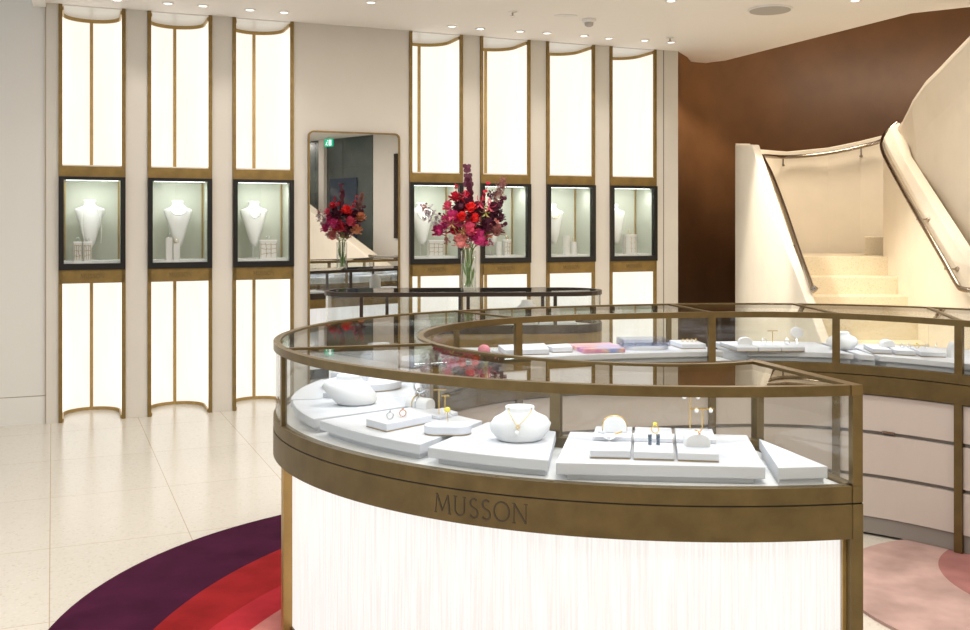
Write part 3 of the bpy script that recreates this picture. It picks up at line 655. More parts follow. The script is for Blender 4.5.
# ================================================================== MAIN COUNTER
KEYS = [((.986, 2.609), (.84, 3.10)), ((.755, 2.588), (.79, 3.045)), ((.175, 2.645), (.245, 3.13)), ((-.18, 2.80), (.05, 3.235)), ((-.58, 3.19), (-.15, 3.48)), ((-.76, 3.6), (-.22, 3.70)), ((-.783, 3.925), (-.232, 3.86)), ((-.747, 4.175), (-.205, 4.04)), ((-.623, 4.42), (-.135, 4.22)), ((-.461, 4.615), (-.06, 4.33)), ((-.126, 4.855), (.147, 4.475)), ((.598, 5.2), (.58, 4.64)), ((.967, 5.283), (1.08, 4.785)), ((1.637, 5.316), (1.657, 4.725)), ((2.26, 5.09), (2.06, 4.36)), ((2.75, 4.55), (2.38, 3.94)), ((2.95, 3.95), (2.55, 3.6))]
def fitc(Q, n, lam):
    Q = np.array(Q); t = np.r_[0, np.cumsum(np.hypot(*np.diff(Q, axis=0).T))]; t /= t[-1]; d = 3
    kn = np.r_[[0] * d, np.linspace(0, 1, n - d + 1), [1] * d]
    def Nf(i, k, x):
        if k == 0: return ((kn[i] <= x) & (x < kn[i + 1])).astype(float)
        a = 0 if kn[i + k] == kn[i] else (x - kn[i]) / (kn[i + k] - kn[i]) * Nf(i, k - 1, x)
        b = 0 if kn[i + k + 1] == kn[i + 1] else (kn[i + k + 1] - x) / (kn[i + k + 1] - kn[i + 1]) * Nf(i + 1, k - 1, x)
        return a + b
    bas = lambda tt: np.stack([Nf(j, d, np.minimum(np.atleast_1d(tt), 1 - 1e-9)) for j in range(n)], 1)
    D = np.diff(np.eye(n), 3, axis=0) * lam
    wts = np.ones(len(t)); wts[0] = 6
    c = np.linalg.lstsq(np.r_[bas(t) * wts[:, None], D], np.r_[Q * wts[:, None], np.zeros((len(D), 2))], rcond=None)[0]
    T = np.linspace(0, 1, 401); return T, bas(T) @ c, t
To, Oc, tko = fitc([k[0] for k in KEYS], 10, .04)
Ti, Ic, tki = fitc([k[1] for k in KEYS], 10, .04)
KI = np.arange(len(KEYS), dtype=float)
def RO(k):
    t = np.interp(k, KI, tko); return Vector((np.interp(t, To, Oc[:, 0]), np.interp(t, To, Oc[:, 1])))
def RI(k):
    t = np.interp(k, KI, tki); return Vector((np.interp(t, Ti, Ic[:, 0]), np.interp(t, Ti, Ic[:, 1])))
def tn(fn, k):
    a = fn(max(0, k - .05)); b = fn(min(KI[-1], k + .05)); return (b - a).normalized()
def nO(k): t = tn(RO, k); return Vector((t.y, -t.x)) if (RI(k) - RO(k)).dot(Vector((t.y, -t.x))) > 0 else Vector((-t.y, t.x))
def nI(k): t = tn(RI, k); v = Vector((t.y, -t.x)); return v if (RO(k) - RI(k)).dot(v) > 0 else -v
def PT(k, side, d, kt=None):
    return RO(k) + nO(k) * d if side == 0 else RI(k) + nI(k) * d
def near(fn, p):
    ks = np.linspace(0, KI[-1], 1201); p = Vector(p); return min(ks, key=lambda k: (fn(k) - p).length)
def ksteps(a, b, st=.08):
    n = max(2, int(abs(b - a) / st) + 1); return [a + (b - a) * i / n for i in range(n + 1)]
def sweep(bm, k0, k1, prof, st=.08):
    """prof: list of (side, d, z)"""
    secs = []
    for k in ksteps(k0, k1, st):
        secs.append([(*PT(k, s, d), z) for s, d, z in prof])
    loft(bm, secs)
def rect(side, d0, d1, z0, z1): return [(side, d0, z0), (side, d1, z0), (side, d1, z1), (side, d0, z1)]
KE = 15.6
ZR0, ZR1, ZG, ZL, ZF = 1.003, 1.030, .767, .720, .630
IG, IL, IF = .792, .750, .662
counter = thing('curved_display_counter', 'large curved bronze and glass jewellery counter in the middle of the shop', 'display counter')
fr = [(near(RO, (-.695, 3.38)), near(RI, (-.18, 3.53))), (near(RO, (-.126, 4.855)), near(RI, (.165, 4.485))), (near(RO, (.967, 5.283)), near(RI, (1.08, 4.79))), (near(RO, (1.637, 5.316)), near(RI, (1.657, 4.72))), (near(RO, (2.26, 5.09)), near(RI, (2.06, 4.36)))]
bm = bmesh.new(); sweep(bm, 0, KE, rect(0, 0, .024, ZR0, ZR1), .05); fin('outer_rim', bm, M['rim'], counter)
bm = bmesh.new(); sweep(bm, 0, KE, rect(1, 0, .024, ZR0, ZR1), .05); fin('inner_rim', bm, M['rim'], counter)
def bar(bm, a, b, w_, z0, z1):
    a = Vector(a[:2]); b = Vector(b[:2]); d = (b - a).normalized(); n = Vector((-d.y, d.x)) * w_ / 2
    prism(bm, [a - n, b - n, b + n, a + n], z0, z1)
for ko, ki in fr:
    bm = bmesh.new(); bar(bm, PT(ko, 0, .02), PT(ki, 1, .02), .022, ZR1 - .018, ZR1); fin('cross_rail', bm, M['rim'], counter)
# end rail and end panel
e_o, e_i = RO(0), RI(0); ed = (e_i - e_o).normalized(); en = Vector((-ed.y, ed.x))
if en.dot(RO(1) - e_o) < 0: en = -en
def endp(a, d): return e_o + ed * a + en * d
EL = (e_i - e_o).length
def ebox(bm, a0, a1, d0, d1, z0, z1): prism(bm, [endp(a0, d0), endp(a1, d0), endp(a1, d1), endp(a0, d1)], z0, z1)
bm = bmesh.new(); ebox(bm, 0, EL, 0, .034, ZR0 + .0005, ZR1 + .0005); fin('end_rail', bm, M['rim'], counter)
bm = bmesh.new(); ebox(bm, .03, EL - .03, .008, .014, ZG, ZR0); fin('end_glass', bm, M['glass'], counter)
bm = bmesh.new(); ebox(bm, 0, EL, 0, .03, ZL + .004, ZG); fin('end_sill', bm, M['counter_bronze'], counter)
bm = bmesh.new(); ebox(bm, 0, EL, -.001, .03, ZF, ZL); fin('end_fascia', bm, M['counter_bronze'], counter)
bm = bmesh.new(); ebox(bm, .035, EL - .035, .012, .04, .02, ZF); fin('end_panel', bm, M['drawer'], counter)
# glass
def gsec(k0, k1, o, i):
    bm = bmesh.new()
    if o:
        sweep(bm, k0[0], k1[0], rect(0, .008, .014, ZG, ZR0)); fin('outer_glass', bm, M['glass'], counter); bm = bmesh.new()
    if i:
        sweep(bm, k0[1], k1[1], rect(1, .008, .014, IG, ZR0)); fin('inner_glass', bm, M['glass'], counter); bm = bmesh.new()
    # top
    secs = []; n = 26
    for q in range(n + 1):
        ko = k0[0] + (k1[0] - k0[0]) * q / n; ki = k0[1] + (k1[1] - k0[1]) * q / n
        a = PT(ko, 0, .023); b = PT(ki, 1, .023); secs.append([(*a, 1.018), (*b, 1.018), (*b, 1.026), (*a, 1.026)])
    loft(bm, secs); fin('top_glass', bm, M['glass'], counter)
ends = [(.12, .08)] + fr + [(KE, KE)]
for a, b in zip(ends, ends[1:]): gsec(a, b, 1, 1)
# posts
def post(k, side, w_, z0, z1, d0=.0, d1=.022, m='rim', name='post'):
    p = PT(k, side, 0); t = tn(RO if side == 0 else RI, k); n = nO(k) if side == 0 else nI(k)
    bm = bmesh.new(); prism(bm, [p - t * w_ / 2 + n * d0, p + t * w_ / 2 + n * d0, p + t * w_ / 2 + n * d1, p - t * w_ / 2 + n * d1], z0, z1); return fin(name, bm, M[m], counter)
post(.06, 0, .028, ZG, ZR0, .0005, .022)
post(fr[0][0], 0, .018, ZG, ZR0, .001, .02)
for k in (fr[1][0], fr[2][0]): post(k, 0, .024, ZG, ZR0, .001, .02)
ki_posts = [.10, near(RI, (.23, 3.125)), fr[0][1], fr[1][1], fr[2][1], fr[3][1], fr[4][1]]
for k in ki_posts: post(k, 1, .034, IG - .001, ZR0, .0005, .022)
# sills, fascia, deck
bm = bmesh.new(); sweep(bm, 0, KE, rect(0, 0, .03, ZL + .004, ZG), .05); fin('outer_sill', bm, M['counter_bronze'], counter)
bm = bmesh.new(); sweep(bm, 0, KE, rect(0, .003, .03, ZL, ZL + .004), .05); fin('shadow_gap', bm, M['gap'], counter)
bm = bmesh.new(); sweep(bm, 0, KE, rect(0, -.001, .03, ZF, ZL), .05); fasc = fin('outer_fascia', bm, M['counter_bronze'], counter)
bm = bmesh.new(); sweep(bm, 0, KE, rect(1, 0, .03, IL, IG), .05); fin('inner_sill', bm, M['counter_bronze'], counter)
bm = bmesh.new(); sweep(bm, 0, KE, rect(1, -.004, .03, IF, IL - .004), .05); fin('inner_fascia', bm, M['counter_bronze'], counter)
def full(bm, k0, k1, do, di, z0, z1):
    secs = []
    for k in ksteps(k0, k1, .1):
        a = PT(k, 0, do); b = PT(k, 1, di); secs.append([(*a, z0), (*b, z0), (*b, z1), (*a, z1)])
    loft(bm, secs)
bm = bmesh.new(); full(bm, .03, KE, .03, .03, .745, .760); fin('deck', bm, M['shelf'], counter)
bm = bmesh.new(); full(bm, .08, KE, .03, .034, ZF + .004, .744); fin('carcass', bm, M['grey'], counter)
bm = bmesh.new(); full(bm, .15, KE, .075, .06, .03, ZF); fin('inner_carcass', bm, M['grey'], counter)
# lettering on the fascia, centred at px 481
kc = near(RO, at(481, 507, .68))
# arc-length table
kt = np.linspace(0, 8, 1601); pp = np.array([RO(k)[:] for k in kt]); al = np.r_[0, np.cumsum(np.hypot(*np.diff(pp, axis=0).T))]
ac = np.interp(kc, kt, al)
def fl(u, v, d):
    k = float(np.interp(ac - u, al, kt)); p = PT(k, 0, -.0012 - d); return (p.x, p.y, .6515 + v)
bm = bmesh.new(); write(bm, fl, .0515); fin('lettering', bm, M['engraved'], fasc)
# luminous lower panels with bronze uprights
segs = [(.12, fr[0][0])] + [(a[0], b[0]) for a, b in zip(fr, fr[1:])] + [(fr[-1][0], KE)]
for a, b in segs:
    bm = bmesh.new(); sweep(bm, a + .02, b - .02, rect(0, .036, .05, .09, ZF), .05); fin('light_panel', bm, M['lit_counter'], counter)
for k in [fr[i][0] for i in range(5)]:
    post(k, 0, .034, .02, ZF, .006, .06, 'bronze_bright', 'lower_upright')
post(.07, 0, .034, .02, ZF, .0, .045, 'counter_bronze', 'lower_upright')
post(.16, 0, .012, .02, ZF, .024, .045, 'bronze_bright', 'lower_upright')
bm = bmesh.new(); sweep(bm, .1, KE, rect(0, .03, .07, .013, .089), .1); fin('base_plinth', bm, M['counter_bronze'], counter)
# drawers on the inner side
dk = [.14] + ki_posts[1:] + [KE]
for a, b in zip(dk, dk[1:]):
    for z0, z1 in ((.492, .655), (.290, .474), (.092, .272)):
        bm = bmesh.new(); sweep(bm, a + .03, b - .03, rect(1, .012, .032, z0, z1), .1); dw = fin('drawer', bm, M['drawer'], counter)
        if abs(a - fr[3][1]) < .01 and z0 > .45:
            km = near(RI, (1.86, 4.6)); bm = bmesh.new(); bar(bm, PT(km - .05, 1, .009), PT(km + .05, 1, .009), .008, z0 - .006, z0 + .004); fin('lock', bm, M['chrome'], dw)
bm = bmesh.new(); sweep(bm, .14, KE, rect(1, .03, .05, .02, .66), .1); fin('drawer_rail', bm, M['grey'], counter)
bm = bmesh.new(); sweep(bm, .14, KE, rect(1, .02, .05, .0135, .088), .1); fin('kickboard', bm, M['grey'], counter)
for k in ki_posts: post(k, 1, .034, .014, IF, -.004, .04, 'counter_bronze', 'lower_upright')
# lamps inside the glass case (its LED lines)
for k in (.8, 1.8, 3, 4.6, 6.5, 8.5, 10.4, 11.4, 12.5, 13.5, 14.6):
    a = PT(k, 0, .05); b = PT(k, 1, .05); p = a.lerp(b, .5); d = tn(RO, k)
    lamp('AREA', (p.x, p.y, .985), .62, size=.4, size_y=.3, rot=(0, 0, math.atan2(d.y, d.x)), name='case_lamp', col=(.74, .85, 1))

# ================================================================== DISPLAY PLATFORMS AND JEWELLERY ON THE COUNTER
DK = .7603
def platform(k0, k1, label, z1=.81, do=.05, di=.03, th=.030, j0=None, j1=None):
    j0 = k0 if j0 is None else j0; j1 = k1 if j1 is None else j1
    t = thing('display_platform', label, 'display platform', (0, 0, 0), 0, 'white platforms in the curved counter')
    c = RO((k0 + k1) / 2).lerp(RI((k0 + k1) / 2), .5); t.location = (c.x, c.y, DK)
    def P(k, s, d): q = PT(k, s, d) - c; return (q.x, q.y)
    n_ = max(4, int((k1 - k0) / .1)); KJ = [(k0 + (k1 - k0) * u / n_, j0 + (j1 - j0) * u / n_) for u in range(n_ + 1)]
    bm = bmesh.new(); loft(bm, [[(*P(k, 0, do), z1 - th - DK), (*P(j, 1, di), z1 - th - DK), (*P(j, 1, di), z1 - DK), (*P(k, 0, do), z1 - DK)] for k, j in KJ]); fin('slab', bm, M['pad'], t, bevel=.003)
    KJ = [(k + (.04 - .08 * u / n_) * (k1 - k0), j + (.04 - .08 * u / n_) * (j1 - j0)) for u, (k, j) in enumerate(KJ)]
    bm = bmesh.new(); loft(bm, [[(*P(k, 0, do + .025), 0), (*P(j, 1, di + .02), 0), (*P(j, 1, di + .02), z1 - th - DK - .0005), (*P(k, 0, do + .025), z1 - th - DK - .0005)] for k, j in KJ]); fin('foot', bm, M['padside'], t)
    return t
def quadthing(name, label, cat, quad, z0, z1, group=None, m='pad', bevel=.002, foot=None, base_trim=False):
    c = Vector((sum(q[0] for q in quad) / len(quad), sum(q[1] for q in quad) / len(quad)))
    t = thing(name, label, cat, (c.x, c.y, z0), 0, group)
    L = [Vector(q) - c for q in quad]
    zz = 0
    if foot:
        bm = bmesh.new(); prism(bm, [q * .9 for q in L], 0, foot - .0005); fin('foot', bm, M['padside'], t); zz = foot
    if base_trim:
        bm = bmesh.new(); prism(bm, [q * .995 for q in L], 0, .0025); fin('base_trim', bm, M['bronze_bright'], t); zz = .003
    bm = bmesh.new(); prism(bm, L, zz, z1 - z0); fin('slab' if foot or base_trim else 'pad_body', bm, M[m], t, bevel=bevel)
    return t
ZP = .81
# P4: rectangle, P5: wedge
quadthing('display_platform', 'white rectangular platform with three square trays in the front of the counter', 'display platform', [(.190, 2.680), (.738, 2.632), (.795, 3.035), (.262, 3.085)], DK, ZP, 'white platforms in the curved counter', foot=.018)
quadthing('display_platform', 'empty white wedge platform at the right end of the counter', 'display platform', [(.770, 2.625), (.905, 2.640), (.818, 2.985)], DK, ZP, 'white platforms in the curved counter', foot=.018)
platform(2.06, 3.04, 'white platform under the small bust with the pearl pendant', do=.064, j0=2.06, j1=3.08)
platform(3.11, 4.06, 'white curved platform with the ring pad and the oval pad', do=.077, j0=3.15, j1=4.3)
platform(4.13, 5.05, 'white curved platform under the plain white neck form at the left', do=.068, j0=4.37, j1=5.1)
platform(5.11, 6.9, 'white curved platform at the left end under the round disc', do=.06)
ZQ = .836
pb = dict(z1=ZQ, do=.09, di=.05, th=.026)
platform(7.0, 8.4, 'white platform behind the left end of the counter, below the mirror', **pb)
platform(8.5, 9.9, 'white platform in the far left arm behind the inner glass', **pb)
platform(10.2, 12.1, 'white platform with pastel box and glass tray in the far arm', **pb)
platform(12.3, 13.15, 'white platform with three trays in the middle far window', **pb)
platform(13.2, 13.32, 'narrow white strip platform by the far window post', **pb)
platform(13.36, 14.45, 'white platform with trays in the right far window', **pb)
platform(14.52, 15.4, 'white platform at the right edge of the picture', **pb)

G_T = 'square trays in the curved counter'
def q4(a, b, c, d, z): return [at(*p, z) for p in (a, b, c, d)]
def tray(fl_, fr_, br, bl, label, zb=ZP, h=.022, tier=.012):
    """front corners given on plane zb, back corners (x, y) plan"""
    A, Bx, Cx, D = fl_, fr_, br, bl
    t = thing('jewellery_tray', label, 'jewellery tray', (*((Vector(A) + Vector(Bx)) / 2), zb + .0005), 0, G_T)
    O = (Vector(A) + Vector(Bx)) / 2; L = [Vector(p) - O for p in (A, Bx, Cx, D)]
    ml, mr = L[0].lerp(L[3], .45), L[1].lerp(L[2], .45)
    bm = bmesh.new(); prism(bm, [L[0] * .99, L[1] * .99, L[2] * .99, L[3] * .99], 0, .0025); fin('base_trim', bm, M['bronze_bright'], t)
    bm = bmesh.new(); prism(bm, L, .003, h); fin('tray_body', bm, M['pad'], t, bevel=.002)
    if tier:
        bm = bmesh.new(); prism(bm, [ml, mr, L[2], L[3]], h + .0003, h + tier); fin('back_pad', bm, M['pad'], t, bevel=.002)
    return t
tray((.286, 2.729), (.396, 2.720), (.440, 2.985), (.332, 2.995), 'left tray of three on the front platform, with bracelet cushion')
tray((.403, 2.712), (.511, 2.700), (.554, 2.972), (.447, 2.984), 'middle tray of three on the front platform, with gold ring and blue earrings')
tray((.520, 2.698), (.628, 2.682), (.672, 2.957), (.563, 2.968), 'right tray of three on the front platform, with rounded cushion and stand')
ZT = ZP + .0225; ZTT = ZP + .0355
def cushion(loc, rz, label, w_=.068, h=.042, dep=.045, cat='cushion', bracelet=None, name='bracelet_cushion', up=True):
    t = thing(name, label, cat, loc, rz)
    bm = bmesh.new(); prof = []
    for k in range(17):
        a = math.pi * k / 16; prof.append((math.cos(a) * w_ / 2, h * (math.sin(a) ** .55)))
    secs = []
    for y, s in ((-dep / 2, .94), (-dep / 2 + .004, 1), (dep / 2 - .004, 1), (dep / 2, .94)):
        secs.append([(p[0] * s, y, p[1] * s) for p in prof])
    loft(bm, secs); fin('cushion_body', bm, M['bust'], t, False)
    if bracelet:
        b = thing('bracelet', bracelet[0], 'bracelet', loc, rz)
        for kk, (yy, mm) in enumerate(bracelet[1]):
            bm = bmesh.new(); tube(bm, [(p[0] * 1.03, yy, p[1] * 1.04 + .0012) for p in prof], .0017, 6); fin('bangle', bm, M[mm], b, True)
    return t
p = at(614.5, 431, ZTT); cushion((p[0], p[1], ZTT), -.05, 'white half-round cushion with a gold bracelet on the left tray', bracelet=('thin gold bracelet around the half-round cushion on the left tray', [(0, 'gold')]))
# winged earring stand
p = at(609, 441, ZT); t = thing('earring_stand', 'white folded earring stand with two spread wings on the left tray', 'jewellery stand', (p[0], p[1], ZT))
for sg in (-1, 1):
    bm = bmesh.new(); loft(bm, [[(0, 0, .002), (sg * .035, .004 - .012, .022), (sg * .038, -.018, .026), (sg * .004, -.012, .006)], [(0, .003, .0035), (sg * .035, -.005, .0235), (sg * .038, -.015, .0275), (sg * .004, -.009, .0075)]]); fin('wing', bm, M['bust'], t)
bm = bmesh.new(); tube(bm, [(0, 0, 0), (0, 0, .012)], .0015, 5); fin('support', bm, M['silver'], t)
for sg, word in ((-1, 'left'), (1, 'right')):
    t = thing('earring', 'diamond earring on the %s wing of the folded stand' % word, 'earring', (p[0] + sg * .022, p[1] - .012, ZT + .026)); bm = bmesh.new()
    for q in range(5): ball(bm, (sg * q * .004 - sg * .006, -.002 * q, .002 * q - .004), .003, 1)
    fin('stones', bm, M['silver'] if sg < 0 else M['gold'], t)
# ring with yellow green stone
p = at(655, 433, ZTT); t = thing('ring', 'gold ring with a yellow-green oval stone on the middle tray', 'ring', (p[0], p[1], ZTT))
bm = bmesh.new(); torus(bm, (0, 0, .010), .0105, .0016, (.2, 1, .1), 22, 6); fin('band', bm, M['gold'], t, True)
bm = bmesh.new(); ball(bm, (0, 0, .026), .0065, 2, (1.1, 1, .9)); fin('stone', bm, M['gem_yellow'], t)
for px, wd in ((649.8, 'left'), (658, 'right')):
    p = at(px, 444.5, ZT); t = thing('earring', '%s one of the two dark blue gem earrings standing on the middle tray' % wd, 'earring', (p[0], p[1], ZT), -.02, 'dark blue drop earrings on the middle tray')
    for q in range(3):
        bm = bmesh.new(); box(bm, -.0045, .0045, -.006, -.0015, .001 + q * .009, .009 + q * .009); fin('gem', bm, M['gem_blue'], t, bevel=.001)
    bm = bmesh.new(); box(bm, -.0058, .0058, -.001, .0012, .0, .029); fin('setting', bm, M['silver'], t)
# right tray cushion, pendant, stand with pearls
p = at(698, 446, ZT); cushion((p[0], p[1] + .02, ZT), -.05, 'white low rounded cushion with a rose gold pendant on the right tray', w_=.07, h=.036, dep=.06, name='pendant_cushion')
t = thing('pendant', 'rose gold leaf pendant on the low rounded cushion of the right tray', 'pendant', (p[0] + .002, p[1] + .010, ZT + .038))
bm = bmesh.new(); loft(bm, [[(-.012, .004, .003), (-.004, .0, .001), (-.006, .004, .005)], [(0, -.004, .002), (.002, -.014, -.002), (.003, -.004, .006)], [(.010, .006, .004), (.012, .004, .003), (.012, .006, .006)]]); fin('leaf', bm, M['rose'], t)
bm = bmesh.new(); tube(bm, [(0, -.006, .001), (.001, -.022, -.002)], .0022, 6); fin('drop', bm, M['rose'], t)
def tstand(loc, label, posts, bars, pearls=None, group=None, m='gold', rz=0):
    t = thing('earring_stand', label, 'jewellery stand', loc, rz)
    for x, h in posts:
        bm = bmesh.new(); tube(bm, [(x, 0, 0), (x, 0, h)], .0017, 6); fin('upright', bm, M[m], t)
    for x0, x1, h in bars:
        bm = bmesh.new(); box(bm, x0, x1, -.0022, .0022, h - .002, h + .002); fin('crossbar', bm, M[m], t)
    return t
p = at(690, 429, ZTT); Y = p[1]; 
tstand((p[0], Y, ZTT), 'tall gold earring stand hung with pearls behind the rounded cushion', [(0, .115), (.036, .06)], [(-.0, .07, .06), (-.025, .03, .1)])
for k, (dx, h, wd) in enumerate(((.018, .058, 'lower left'), (.060, .058, 'lower right'), (-.018, .098, 'upper left'), (.022, .098, 'upper right'))):
    t = thing('pearl_earring', '%s pearl earring on the tall gold stand' % wd, 'earring', (p[0] + dx, Y - .004, ZTT + h), 0, 'pearl earrings on the gold stand')
    bm = bmesh.new(); ball(bm, (0, -.002, -.003), .0065, 2); fin('pearl', bm, M['pearl'], t, True)
    bm = bmesh.new(); torus(bm, (0, 0, .0035), .003, .0006, (0, 1, 0), 10, 4); fin('hook', bm, M['gold'], t)
# necklace forms (low busts)
def low_form(loc, rz, label, s=1.0, skew=0.0, name='neck_form'):
    t = thing(name, label, 'necklace form', loc, rz)
    prof = [(.052, .038, 0), (.066, .05, .006), (.086, .056, .028), (.092, .054, .050), (.078, .046, .070), (.050, .036, .084), (.042, .034, .092), (.044, .036, .100), (.042, .034, .104), (.02, .016, .105)]
    secs = []
    for a, b, z in prof:
        secs.append([((a * math.cos(q) + skew * math.sin(z * 22) * .03) * s, (b * math.sin(q) + .18 * z) * s, z * s * .95 + (.16 * a * math.cos(q) * (1 if .01 < z < .08 else 0)) * s * skew) for q in [k * math.pi / 14 for k in range(28)]])
    loft(bm := bmesh.new(), secs); fin('form_body', bm, M['bust'], t, True); return t
p = at(520, 443, ZP); low_form((p[0], p[1] + .035, ZP + .0005), .05, 'small white necklace form with gold chain and pearl pendant, right of the pads', 1.0, .1)
t = thing('necklace', 'gold chain with a pearl pendant on the small white necklace form', 'necklace', (p[0], p[1] + .035, ZP))
bm = bmesh.new(); tube(bm, [(-.034, -.005, .098), (-.033, -.022, .088), (-.022, -.040, .070), (-.006, -.052, .050), (.004, -.045, .062), (.022, -.034, .078), (.034, -.020, .090), (.036, -.003, .098)], .0012, 5); fin('chain', bm, M['gold'], t, True)
bm = bmesh.new(); 
for q in range(4): ball(bm, (-.007 + .005 * math.cos(q * 1.57), -.056, .050 + .005 * math.sin(q * 1.57)), .0032, 1)
fin('clasp', bm, M['gold'], t)
bm = bmesh.new(); ball(bm, (-.010, -.060, .035), .0065, 2); fin('pearl', bm, M['pearl'], t, True)
p = at(356, 406, ZP); low_form((p[0], p[1] + .035, ZP + .0005), .25, 'plain faceted white neck form standing alone at the left of the counter', 1.05, -1.0)
# ring pad
quad = q4((366, 427, ), (386.6, 432.5), (432, 423), (410, 415), ZP)
quadthing('ring_pad', 'white rectangular ring pad with two rings in a slot, left front', 'ring pad', quad, ZP + .0005, ZP + .026, base_trim=True)
for px, py, m, gm, lab in ((390, 419.5, 'silver', 'silver', 'silver ring standing in the slot of the ring pad'), (402.8, 417, 'rose', 'rose', 'rose gold ring standing in the slot of the ring pad')):
    p = at(px, py, ZP + .026); small_ring((p[0], p[1], ZP + .0262), .3, lab, m, .0105, gm)
# oval pad with brooch
def oval(cx, cy, L_, W_, n=20):
    pts = []
    for k in range(n + 1): a = -math.pi / 2 + math.pi * k / n; pts.append((cx + L_ / 2 - W_ / 2 + math.cos(a) * W_ / 2, cy + math.sin(a) * W_ / 2))
    for k in range(n + 1): a = math.pi / 2 + math.pi * k / n; pts.append((cx - L_ / 2 + W_ / 2 + math.cos(a) * W_ / 2, cy + math.sin(a) * W_ / 2))
    return pts
p = at(448, 425.5, ZP + .02); quadthing('oval_pad', 'white oval pad with gilded base and a pinned yellow brooch', 'display pad', oval(p[0], p[1] - .02, .145, .085), ZP + .0005, ZP + .028, base_trim=True)
t = thing('brooch', 'yellow gemstone brooch on a thin gold pin over the oval pad', 'brooch', (p[0], p[1] - .0, ZP + .0285))
bm = bmesh.new(); tube(bm, [(0, 0, 0), (-.002, 0, .032)], .0012, 5); fin('pin', bm, M['gold'], t)
bm = bmesh.new(); ball(bm, (-.002, 0, .040), .010, 2, (1, .7, .9)); fin('stone', bm, M['gem_yellow'], t)
bm = bmesh.new(); 
for q in range(4): ball(bm, (.006 + q * .003, -.002, .03 - q * .003), .0025, 1)
fin('accent_stones', bm, M['silver'], t)
# flat pad behind with T stand
quadthing('flat_pad', 'thin white square pad under the small double gold stand', 'display pad', q4((418, 416), (440, 420), (458, 415.5), (443, 411), ZP), ZP + .0005, ZP + .012)
p = at(439, 414, ZP + .012); tstand((p[0], p[1], ZP + .0122), 'small double T earring stand in gold behind the yellow brooch', [(0, .082), (.020, .06)], [(-.018, .024, .08), (.008, .034, .06)])
p = at(420, 407, ZP); cushion((p[0], p[1] + .0, ZP + .0005), .9, 'white half-round roll with two bangles, left of the gold stand', w_=.05, h=.034, dep=.10, bracelet=('gold and silver bangles around the half-round roll', [(.0, 'silver'), (.016, 'gold')]), name='bangle_roll')
t = thing('disc_stand', 'small shiny round disc stand behind the bangle roll', 'jewellery stand', (*at(420, 399, ZP), ZP + .0005))
bm = bmesh.new(); tube(bm, [(0, 0, 0), (0, 0, .02)], .003, 6); fin('foot', bm, M['silver'], t)
bm = bmesh.new(); torus(bm, (0, 0, .045), .024, .004, (.3, 1, .2), 28, 6); fin('ring_disc', bm, M['silver'], t, True)
# left disc with blocks
p = at(358, 382, ZP + .02); c0 = Vector(p)
pl = PT(6.1, 0, .0).lerp(PT(6.1, 1, 0), .55)
quadthing('round_disc', 'white round disc with a small block, at the left end of the counter', 'display pad', [(pl.x + math.cos(a) * .15, pl.y + math.sin(a) * .12) for a in [k * math.pi / 20 for k in range(40)]], ZP + .0005, ZP + .03, base_trim=True)
quadthing('display_block', 'small white block on the round disc at the left', 'display block', [(pl.x - .06, pl.y - .03), (pl.x + .02, pl.y - .03), (pl.x + .02, pl.y + .04), (pl.x - .06, pl.y + .04)], ZP + .0302, ZP + .055)
t = thing('ear_climber', 'small sparkling earring leaning on the white block at the left', 'earring', (pl.x - .03, pl.y - .036, ZP + .034)); bm = bmesh.new()
for q in range(5): ball(bm, (-.005 + q * .003, -.002, .022 - q * .005), .0032, 1)
fin('stones', bm, M['silver'], t)
q = PT(5.25, 0, .2); quadthing('display_block', 'low white block in front of the round disc, behind the plain neck form', 'display block', [(q.x - .02, q.y - .03), (q.x + .07, q.y - .03), (q.x + .07, q.y + .03), (q.x - .02, q.y + .03)], ZP + .0005, ZP + .02)

# far-left arm: bust and trays seen through the top glass
q = PT(7.35, 0, 0).lerp(PT(7.35, 1, 0), .5); low_form((q.x, q.y, ZQ + .0005), .8, 'white neck form in the far left of the counter, seen through the top glass', 1.15, .3)
def local_tray(k, f, w_, d_, label, z=ZQ, h=.018, tier=0, rz=None):
    c = PT(k, 1, 0).lerp(PT(k, 0, 0), f); tg = tn(RI, k); n = (RO(k) - RI(k)).normalized(); n = (n - tg * n.dot(tg)).normalized()
    A, Bx, Cx, D = c - tg * w_ / 2 - n * d_ / 2, c + tg * w_ / 2 - n * d_ / 2, c + tg * w_ / 2 + n * d_ / 2, c - tg * w_ / 2 + n * d_ / 2
    tray(A, Bx, Cx, D, label, z, h, tier); return c, tg, n
c, tg, n = local_tray(8.3, .45, .16, .16, 'square tray in the far left arm, seen through the top glass', h=.03)
c, tg, n = local_tray(9.15, .45, .14, .2, 'tray beside the pink dome in the far arm, left window', h=.022)
# pink dome
p = at(484, 352, ZQ); t = thing('pink_dome', 'small pink velvet dome seen through the inner glass of the far arm', 'velvet dome', (p[0], min(p[1], 4.75), ZQ + .0005))
bm = bmesh.new(); lathe(bm, [(.028, 0), (.030, .015), (.026, .028), (.018, .036), (.008, .040)], n=20); fin('dome', bm, M['pink'], t, True)
bm = bmesh.new(); lathe(bm, [(.034, 0), (.034, .004)], n=20); fin('base_ring', bm, M['rose'], t, True)
def fq(px0, px1, Yf, Yb, k=0): # quad in plan between px bounds at front depth
    X0 = (px0 - CX) / F * Yf; X1 = (px1 - CX) / F * Yf; return X0, X1
X0, X1 = fq(505, 572, 4.62, 4.85)
for k, (a, b, lab) in enumerate(((505, 550, 'left'), (554, 575, 'right'))):
    x0 = (a - CX) / F * 4.66; x1 = (b - CX) / F * 4.66
    tray((x0, 4.66 + .1 * k), (x1, 4.70 + .08 * k), (x1 - .01, 4.93), (x0 - .03, 4.86), '%s one of two white trays behind the post in the left far window' % lab, ZQ, .026, 0)
